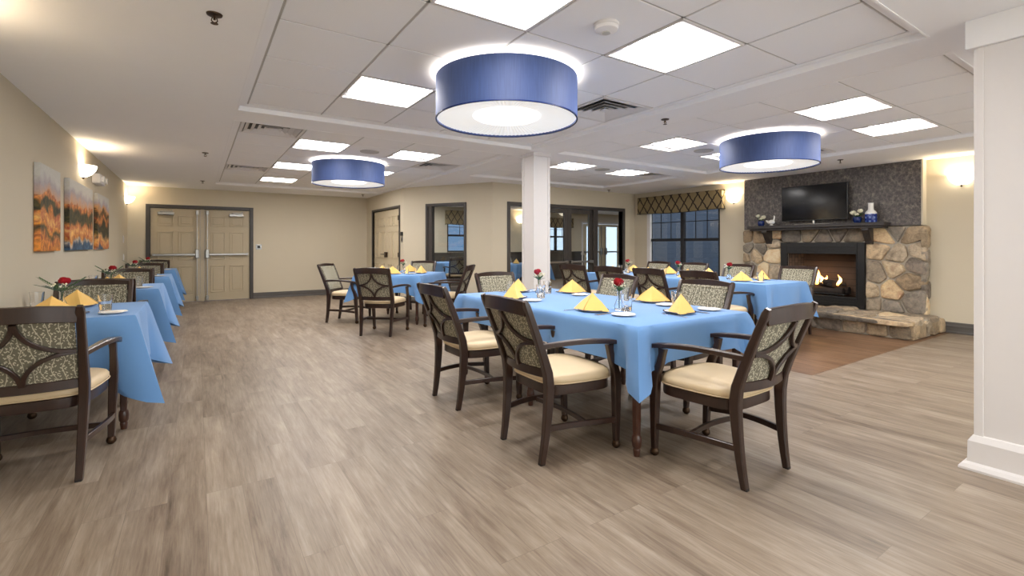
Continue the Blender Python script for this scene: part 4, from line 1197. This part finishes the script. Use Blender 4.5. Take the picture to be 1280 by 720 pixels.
def tablecloth(label, cx, cy, w, l, rz, hang=.22, tip=.38, seed=0, flare=.10, group=None, minx=None):
    """top w x l, drop `hang` along the sides, `tip` at the corners"""
    random.seed(seed)
    t_ = thing('tablecloth', label, 'tablecloth', (cx, cy, TZ + .003), rz, group)
    hw, hl = w / 2 + .006, l / 2 + .006
    N = []  # perimeter: (x,y, nx,ny, corner weight, phase)
    corners = [(hw, -hl), (hw, hl), (-hw, hl), (-hw, -hl)]
    per = 0; wr = max(hang, .2) * 1.0
    for k in range(4):
        p = V(corners[k]).to_2d() if False else V((corners[k][0], corners[k][1], 0)); q = V((corners[(k + 1) % 4][0], corners[(k + 1) % 4][1], 0))
        d = (q - p); L = d.length; d.normalize(); n = V((d.y, -d.x, 0))
        ns = max(16, int(L / .035))
        for i in range(ns):
            s_ = i / ns * L; e = min(s_, L - s_)
            cw = max(0, 1 - e / wr)
            dist = s_ if s_ < L / 2 else L - s_
            sgn = -1 if s_ < L / 2 else 1
            dirv = n.copy(); cdir = (n + d * sgn * (1 if cw > 0 else 0) * cw).normalized() if cw > 0 else n
            N.append((p + d * s_, n, cdir, cw, per + s_, i == 0, d * sgn))
        per += L
    n = len(N); ph = [random.uniform(0, 6.28) for _ in range(4)]
    def wave(s_): return math.sin(s_ * 9 + ph[0]) * .5 + math.sin(s_ * 5.3 + ph[1]) * .35 + math.sin(s_ * 17 + ph[2]) * .2
    bm = B(); rs = []
    nr = 12
    def pt(k, v):
        p, nn, cdir, cw, s_, isc, ds = N[k]
        drop = hang + (tip - hang) * (cw ** 1.15)
        q = p.copy()
        if isc: pr_ = N[k - 1][1]; nn = (nn + pr_).normalized(); cdir = nn
        # rounded table edge then fall
        out = .012 * min(1, v * 8) + .018 * v + .02 * v * wave(s_)
        val = math.exp(-((cw - .42) / .2) ** 2) * (1 if cw > 0 else 0)
        out += -.05 * val * v
        fl = flare * (cw ** 2.2) * v ** 1.1
        z = -drop * v
        q = q + nn * out * (1.0) + cdir * fl
        # pull fabric towards the corner fold
        q += ds * (.06 * val * v) * (1 if not isc else 0)
        if minx is not None: q.x = max(q.x, minx - .0005 * k / n)
        return V((q.x, q.y, z))
    top = [bm.verts.new(V((N[k][0].x * .985, N[k][0].y * .992, 0.001))) for k in range(n)]
    rs.append(top)
    for r in range(nr + 1):
        v = (r / nr) ** 1.0
        rs.append([bm.verts.new(pt(k, v) + V((0, 0, -.003 if r == 0 else 0))) for k in range(n)])
    for a, b in zip(rs, rs[1:]):
        for k in range(n): bm.faces.new((a[k], a[(k + 1) % n], b[(k + 1) % n], b[k]))
    bm.faces.new(top)
    # give the sheet its cloth thickness and a hem
    last = rs[-1]; inner = [[bm.verts.new(v.co - V((v.co.x, v.co.y, 0)).normalized() * .003) for v in r] for r in rs[2:]]
    for a, b in zip(inner, inner[1:]):
        for k in range(n): bm.faces.new((a[(k + 1) % n], a[k], b[k], b[(k + 1) % n]))
    for k in range(n): bm.faces.new((last[k], last[(k + 1) % n], inner[-1][(k + 1) % n], inner[-1][k]))
    obj('cloth', bm, M['cloth'], t_, True)
    o_ = t_.children[0]
    return t_
# single-mesh things read better: collapse the empty
def cloth1(*a, **k):
    t_ = tablecloth(*a, **k); c = t_.children[0]; c.parent = None
    c.location = t_.location; c.rotation_euler = t_.rotation_euler; c.name = 'tablecloth'
    for q in ('label', 'category', 'group'):
        if q in t_: c[q] = t_[q]
    bpy.data.objects.remove(t_); c.name = 'tablecloth'; return c

GC = 'blue tablecloths'
table('long wooden dining table under the blue cloth nearest the camera', 2.59, 2.91, 1.08, 2.16, 0, mids=True)
cloth1('sky blue cloth on the long table nearest the camera', 2.59, 2.91, 1.08, 2.16, 0, .215, .37, 3, .13, GC)
table('square dining table set cornerwise near the tan exit doors', 2.80, 7.50, 1.07, 1.07, D(-45), inset=.07)
cloth1('sky blue cloth on the square table set cornerwise', 2.80, 7.50, 1.07, 1.07, D(-45), .26, .42, 5, .12, GC)
table('long window table by the fireplace under a blue cloth', 5.95, 4.50, .95, 3.05, 0, mids=True)
cloth1('sky blue cloth on the long window table by the fireplace', 5.95, 4.50, .95, 3.05, 0, .3, .45, 7, .1, GC)
for k, (y0, y1) in enumerate(LT):
    table('small dining table on the left wall, %s to the camera' % on[k] if k in (0,) else 'small dining table on the left wall, %s from the camera' % on[k], -.725, (y0 + y1) / 2, .78, y1 - y0, 0, inset=.06)
    cloth1('sky blue cloth on the %s small table of the left wall' % on[k], -.725, (y0 + y1) / 2, .78, y1 - y0, 0, .36, .56, 11 + k, .2, GC, -.405)
table('small table in the sun room seen through the lobby sidelight', 6.9, 9.95, 1.0, 1.0, 0)
cloth1('blue cloth on the sun room table seen through the lobby sidelight', 6.9, 9.95, 1.0, 1.0, 0, .26, .42, 21, .1, GC)
table('table in the sun room seen through the angled wall window', 5.9, 11.8, 1.0, 1.0, 0)
cloth1('blue cloth on the sun room table seen through the angled wall window', 5.9, 11.8, 1.0, 1.0, 0, .26, .42, 22, .1, GC)

# ------------------------------------------------------------------ table settings
ZC = TZ + .0045
def mk_napkin():
    bm = B()
    ap = V((0, -.01, .118)); base = [V((-.13, -.02, .0)), V((-.015, -.095, 0)), V((.13, -.015, 0)), V((.01, .075, 0))]
    n = 6
    for k in range(4):
        a, b = base[k], base[(k + 1) % 4]
        g = {}
        for i in range(n + 1):
            for j in range(n + 1 - i):
                w0, w1 = i / n, j / n; w2 = 1 - w0 - w1
                p = ap * w0 + a * w1 + b * w2
                c = w0 * w1 * w2 * 27
                nrm = (a - ap).cross(b - ap).normalized()
                if nrm.z < 0: nrm = -nrm
                p = p + nrm * (.006 if k % 2 else -.004) * c
                g[i, j] = bm.verts.new(p)
        for i in range(n):
            for j in range(n - i):
                bm.faces.new((g[i, j], g[i + 1, j], g[i, j + 1]))
                if j < n - i - 1: bm.faces.new((g[i + 1, j], g[i + 1, j + 1], g[i, j + 1]))
    bm.faces.new([bm.verts.new(b) for b in base])
    # folded second layer along the two front edges
    for sgn, cx in ((-1, base[0]), (1, base[2])):
        fr = base[1]
        q = [ap + V((0, -.004, -.004)), ap.lerp(fr, .5) + V((sgn * .002, -.006, .002)), fr + V((sgn * .004, -.008, .001)), cx + V((sgn * .008, -.008, .0)), ap.lerp(cx, .5) + V((sgn * .008, -.004, .002))]
        vs = [bm.verts.new(x) for x in q]; bm.faces.new(vs)
        vs2 = [bm.verts.new(x + V((0, .003, -.002))) for x in q]; bm.faces.new(vs2[::-1])
        for i in range(5): bm.faces.new((vs[i], vs2[i], vs2[(i + 1) % 5], vs[(i + 1) % 5]))
    bmesh.ops.remove_doubles(bm, verts=bm.verts, dist=.0003)
    return obj('napkin', bm, M['napkin'])
def mk_plate(r, h, name, rim=True):
    t_ = thing(name, 'x', 'plate')
    bm = B(); lathe(bm, [(0, 0), (r * .55, 0), (r * .62, .003), (r * .98, h), (r, h + .001), (r * .985, h + .003), (r * .66, .007), (r * .55, .005), (0, .005)], 40); obj('dish', bm, M['china'], t_, True)
    if rim:
        bm = B(); lathe(bm, [(r * .97, h - .001), (r * 1.006, h), (r * 1.008, h + .003), (r * .93, h + .003)], 40, cap=False); obj('rim_band', bm, M['navy'], t_, True)
    return t_
def mk_tumbler():
    bm = B(); n = 32; prof = [(.0, .0), (.03, 0), (.032, .004), (.036, .06), (.041, .115), (.039, .1155), (.0335, .06), (.028, .012), (0, .010)]
    rings = []
    for r, z in prof:
        rings.append([bm.verts.new(((r + (.0015 * (i % 2) if .003 < z < .062 and r > .03 else 0)) * math.cos(2 * PI * i / n), (r + (.0015 * (i % 2) if .003 < z < .062 and r > .03 else 0)) * math.sin(2 * PI * i / n), z)) for i in range(n)] if r > 0 else [bm.verts.new((0, 0, z))])
    for a, b in zip(rings, rings[1:]):
        for i in range(n):
            if len(a) == 1: bm.faces.new((a[0], b[i], b[(i + 1) % n]))
            elif len(b) == 1: bm.faces.new((a[i], a[(i + 1) % n], b[0]))
            else: bm.faces.new((a[i], a[(i + 1) % n], b[(i + 1) % n], b[i]))
    return obj('water_glass', bm, M['glass'], None, True)
def mk_cutlery(kind):
    bm = B(); L = .19
    if kind == 'knife':
        sweep(bm, [(0, -L / 2, .002), (0, -.01, .003), (0, 0, .003)], [.009, .011, .008], .004, (1, 0, 0))
        sweep(bm, [(0, 0, .002), (0, .05, .002), (0, L / 2 - .01, .002), (0, L / 2, .002)], [.012, .016, .013, .004], .0015, (1, 0, 0))
    elif kind == 'fork':
        sweep(bm, [(0, -L / 2, .002), (0, -.03, .003), (0, .03, .006), (0, .05, .005)], [.013, .007, .007, .02], .0025, (1, 0, 0))
        for x in (-.008, -.0027, .0027, .008): sweep(bm, [(x, .048, .005), (x, .07, .003), (x, L / 2, .005)], .003, .002, (1, 0, 0))
    else:
        sweep(bm, [(0, -L / 2, .002), (0, -.02, .003), (0, .045, .006)], [.013, .007, .006], .0025, (1, 0, 0))
        lathe(bm, [(0, 0), (.012, .001), (.018, .006), (.017, .007), (.011, .0025), (0, .0015)], 16, mtx=Matrix.Translation((0, .07, .001)) @ Matrix.Diagonal((1, 1.6, 1, 1)))
    return obj(kind if kind != 'knife' else 'table_knife', bm, M['cutlery'], None, True)
PROTO = dict(napkin=mk_napkin(), plate=mk_plate(.105, .014, 'dinner_plate'), bread=mk_plate(.078, .010, 'bread_plate', False), glass=mk_tumbler(), knife=mk_cutlery('knife'), fork=mk_cutlery('fork'), spoon=mk_cutlery('spoon'))
for k, cat in (('napkin', 'napkin'), ('glass', 'glass'), ('knife', 'knife'), ('fork', 'fork'), ('spoon', 'spoon')): PROTO[k]['category'] = cat
used = set()
def put(kind, x, y, z, rz, label, group):
    p = PROTO[kind]
    if kind not in used:
        used.add(kind); p.location = (x, y, z); p.rotation_euler = (0, 0, rz); p['label'] = label; p['group'] = group; return p
    return dup(p, (x, y, z), rz, label, group)
GRP = dict(napkin='yellow folded napkins', plate='navy-rimmed plates', bread='white bread plates', glass='water glasses', knife='table knives', fork='forks', spoon='spoons')
LBL = dict(napkin='yellow pyramid-folded napkin %s', plate='navy-rimmed plate under the napkin %s', bread='small white bread plate %s', glass='clear cut-glass tumbler %s', knife='steel knife %s', fork='steel fork %s', spoon='steel spoon %s')
def setting(x, y, face, where, full=True, nrot=0, glass_off=(.17, .14), bread_off=(-.2, .08)):
    """x,y plate centre; face = direction the diner looks"""
    fx, fy = math.sin(face), math.cos(face); rx, ry = fy, -fx
    P_ = lambda a, b: (x + rx * a + fx * b, y + ry * a + fy * b)
    z = ZC
    put('plate', x, y, z, -face, LBL['plate'] % where, GRP['plate'])
    put('napkin', x, y, z + .0125, -face + nrot, LBL['napkin'] % where, GRP['napkin'])
    bx, by = P_(*bread_off); put('bread', bx, by, z, -face, LBL['bread'] % where, GRP['bread'])
    gx, gy = P_(*glass_off); put('glass', gx, gy, z, 0, LBL['glass'] % where, GRP['glass'])
    if full:
        kx, ky = P_(.135, -.02); put('knife', kx, ky, z, -face, LBL['knife'] % where, GRP['knife'])
        kx, ky = P_(.16, -.02); put('spoon', kx, ky, z, -face, LBL['spoon'] % where, GRP['spoon'])
        kx, ky = P_(-.13, -.06); put('fork', kx, ky, z, -face, LBL['fork'] % where, GRP['fork'])
W1 = 'on the long front table, '
setting(2.27, 2.42, D(90), W1 + 'left side, nearer place', nrot=.3, bread_off=(.26, .02), glass_off=(.12, .2))
setting(2.27, 3.38, D(90), W1 + 'left side, farther place', nrot=-.3, bread_off=(.25, .0), glass_off=(.1, .2))
setting(2.68, 2.03, D(0), W1 + 'near end', nrot=0.5, bread_off=(.3, -.02), glass_off=(.24, .2))
setting(3.02, 2.54, D(-90), W1 + 'right side, nearer place', nrot=.7, glass_off=(.12, .17))
setting(2.97, 3.45, D(-90), W1 + 'right side, farther place', nrot=.9, glass_off=(.12, .2))
setting(2.62, 3.83, D(180), W1 + 'far end by the column', nrot=.2, glass_off=(.17, .1))
W2_ = 'on the square table, '
for a_, nm in ((45, 'near left side'), (135, 'far left side'), (-135, 'far right side'), (-45, 'near right side')):
    fx, fy = math.sin(D(a_)), math.cos(D(a_))
    setting(2.80 - fx * .33, 7.50 - fy * .33, D(a_), W2_ + nm, False, nrot=.4)
W3_ = 'on the window table, '
for k, y in enumerate((5.60, 4.87, 4.18, 3.40)):
    setting(5.70, y, D(90), W3_ + 'near side, %s place' % ordn[k], False, nrot=.3 * k, bread_off=(.2, .02))
    setting(6.20, y + .02, D(-90), W3_ + 'window side, %s place' % ordn[k], False, nrot=.5 - .3 * k, bread_off=(.2, .02))
for k, (y0, y1) in enumerate(LT):
    w_ = 'on the %s left wall table, ' % on[k]
    setting(-.77, y0 + .22, D(0), w_ + 'camera side', k == 0, nrot=.1, bread_off=(.31, -.06), glass_off=(.25, .1))
    setting(-.72, y1 - .20, D(180), w_ + 'far side', False, nrot=.5, bread_off=(.3, .0), glass_off=(.24, -.12))
setting(6.6, 9.75, D(90), 'on the sun room table behind the lobby sidelight', False)

# vases with roses
def mk_vase(nm, seed, style):
    random.seed(seed)
    t_ = thing(nm, 'x', 'flower vase')
    bm = B(); lathe(bm, [(0, 0), (.026, 0), (.034, .012), (.035, .03), (.024, .06), (.013, .085), (.013, .13), (.018, .142), (.0165, .142), (.0115, .13), (.0115, .087), (.022, .06), (.031, .03), (.028, .014), (0, .008)], 28)
    obj('vase', bm, M['glass'], t_, True)
    bm = B(); h = .2 if style else .19
    tip = V((.015, -.0, h - .02)); tube(bm, [(0, 0, .015), (.003, 0, .1), tip], .003)
    for k in range(4): a = k * 1.6; tube(bm, [(.002, 0, .02), (.004 * math.cos(a), .004 * math.sin(a), .13), (.035 * math.cos(a), .035 * math.sin(a), .17)], .0012)
    obj('stems', bm, M['leaf'], t_)
    bm = B(); rose(bm, V((.015, 0, h)), .036 if not style else .034); obj('rose', bm, M['rose'] if style != 2 else M['rosepink'], t_, True)
    bm = B()
    if style == 1:
        for a in (2.6, 3.3, 4.0, 1.8, .3, -.8):
            p1 = V((.13 * math.cos(a), .13 * math.sin(a), .2 + .03 * math.sin(a * 3)))
            p0 = V((0, 0, .135))
            for i in range(9):
                q = (i + 1) / 10; c = p0.lerp(p1, q)
                for s_ in (-1, 1):
                    d = V((-(p1 - p0).y, (p1 - p0).x, 0)).normalized() * s_ * .035 * (1 - q * .6)
                    leaf(bm, c, c + d + (p1 - p0) * .18, .009)
    else:
        for k in range(9):
            a = k * 2.3; leaf(bm, V((0, 0, .13)), V((.06 * math.cos(a), .06 * math.sin(a), .165 + .02 * math.sin(k))), .02)
    obj('leaves', bm, M['leaf'], t_)
    bm = B()
    for k in range(44 if style != 1 else 14):
        a = random.uniform(0, 6.28); r = random.uniform(.01, .05); c = V((-.012 + r * math.cos(a), -.01 + r * math.sin(a), random.uniform(.155, .2)))
        bmesh.ops.create_icosphere(bm, subdivisions=1, radius=random.uniform(.004, .008), matrix=Matrix.Translation(c))
    obj('filler_blossoms', bm, M['petal'], t_)
    return t_
va_a = mk_vase('rose_vase', 1, 0); va_b = mk_vase('rose_vase', 2, 1); va_c = mk_vase('rose_vase', 3, 2)
def vase(proto, x, y, rz, label, first_):
    if first_: proto.location = (x, y, ZC); proto.rotation_euler = (0, 0, rz); proto['label'] = label; proto['group'] = 'rose vases'; return
    dup(proto, (x, y, ZC), rz, label, 'rose vases')
vase(va_c, 2.66, 3.56, 2.5, 'glass bud vase with pinkish red rose on the far half of the long front table', True)
vase(va_a, 2.46, 2.36, 3.6, 'bud vase with red rose on the near half of the long front table', True)
vase(va_a, 2.85, 7.55, 2.6, 'glass bud vase with red rose on the square table', False)
for k, y in enumerate((5.5, 4.52, 3.72)): vase(va_a, 5.95, y, 2.2 + k, 'glass bud vase with red rose, %s on the window table' % ('farthest', 'middle', 'nearest')[k], False)
for k, (y0, y1) in enumerate(LT): vase(va_b, -.77, (y0 + y1) / 2 + .04, .2 + k * .25, 'bud vase with dark red rose and fern on the %s left wall table' % on[k], k == 0)

# ------------------------------------------------------------------ world and light
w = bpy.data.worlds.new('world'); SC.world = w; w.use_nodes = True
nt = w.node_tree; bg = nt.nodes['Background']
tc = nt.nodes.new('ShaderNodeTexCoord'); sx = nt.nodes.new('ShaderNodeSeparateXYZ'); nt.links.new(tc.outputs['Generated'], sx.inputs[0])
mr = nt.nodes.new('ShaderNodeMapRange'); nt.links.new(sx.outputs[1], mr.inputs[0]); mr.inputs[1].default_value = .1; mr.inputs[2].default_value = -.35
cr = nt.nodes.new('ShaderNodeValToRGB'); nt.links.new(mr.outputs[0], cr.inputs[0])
cr.color_ramp.elements[0].color = (.10, .16, .26, 1); cr.color_ramp.elements[1].color = (2.1, 2.1, 2.1, 1)  # bright only behind the camera, to feed the added rear windows
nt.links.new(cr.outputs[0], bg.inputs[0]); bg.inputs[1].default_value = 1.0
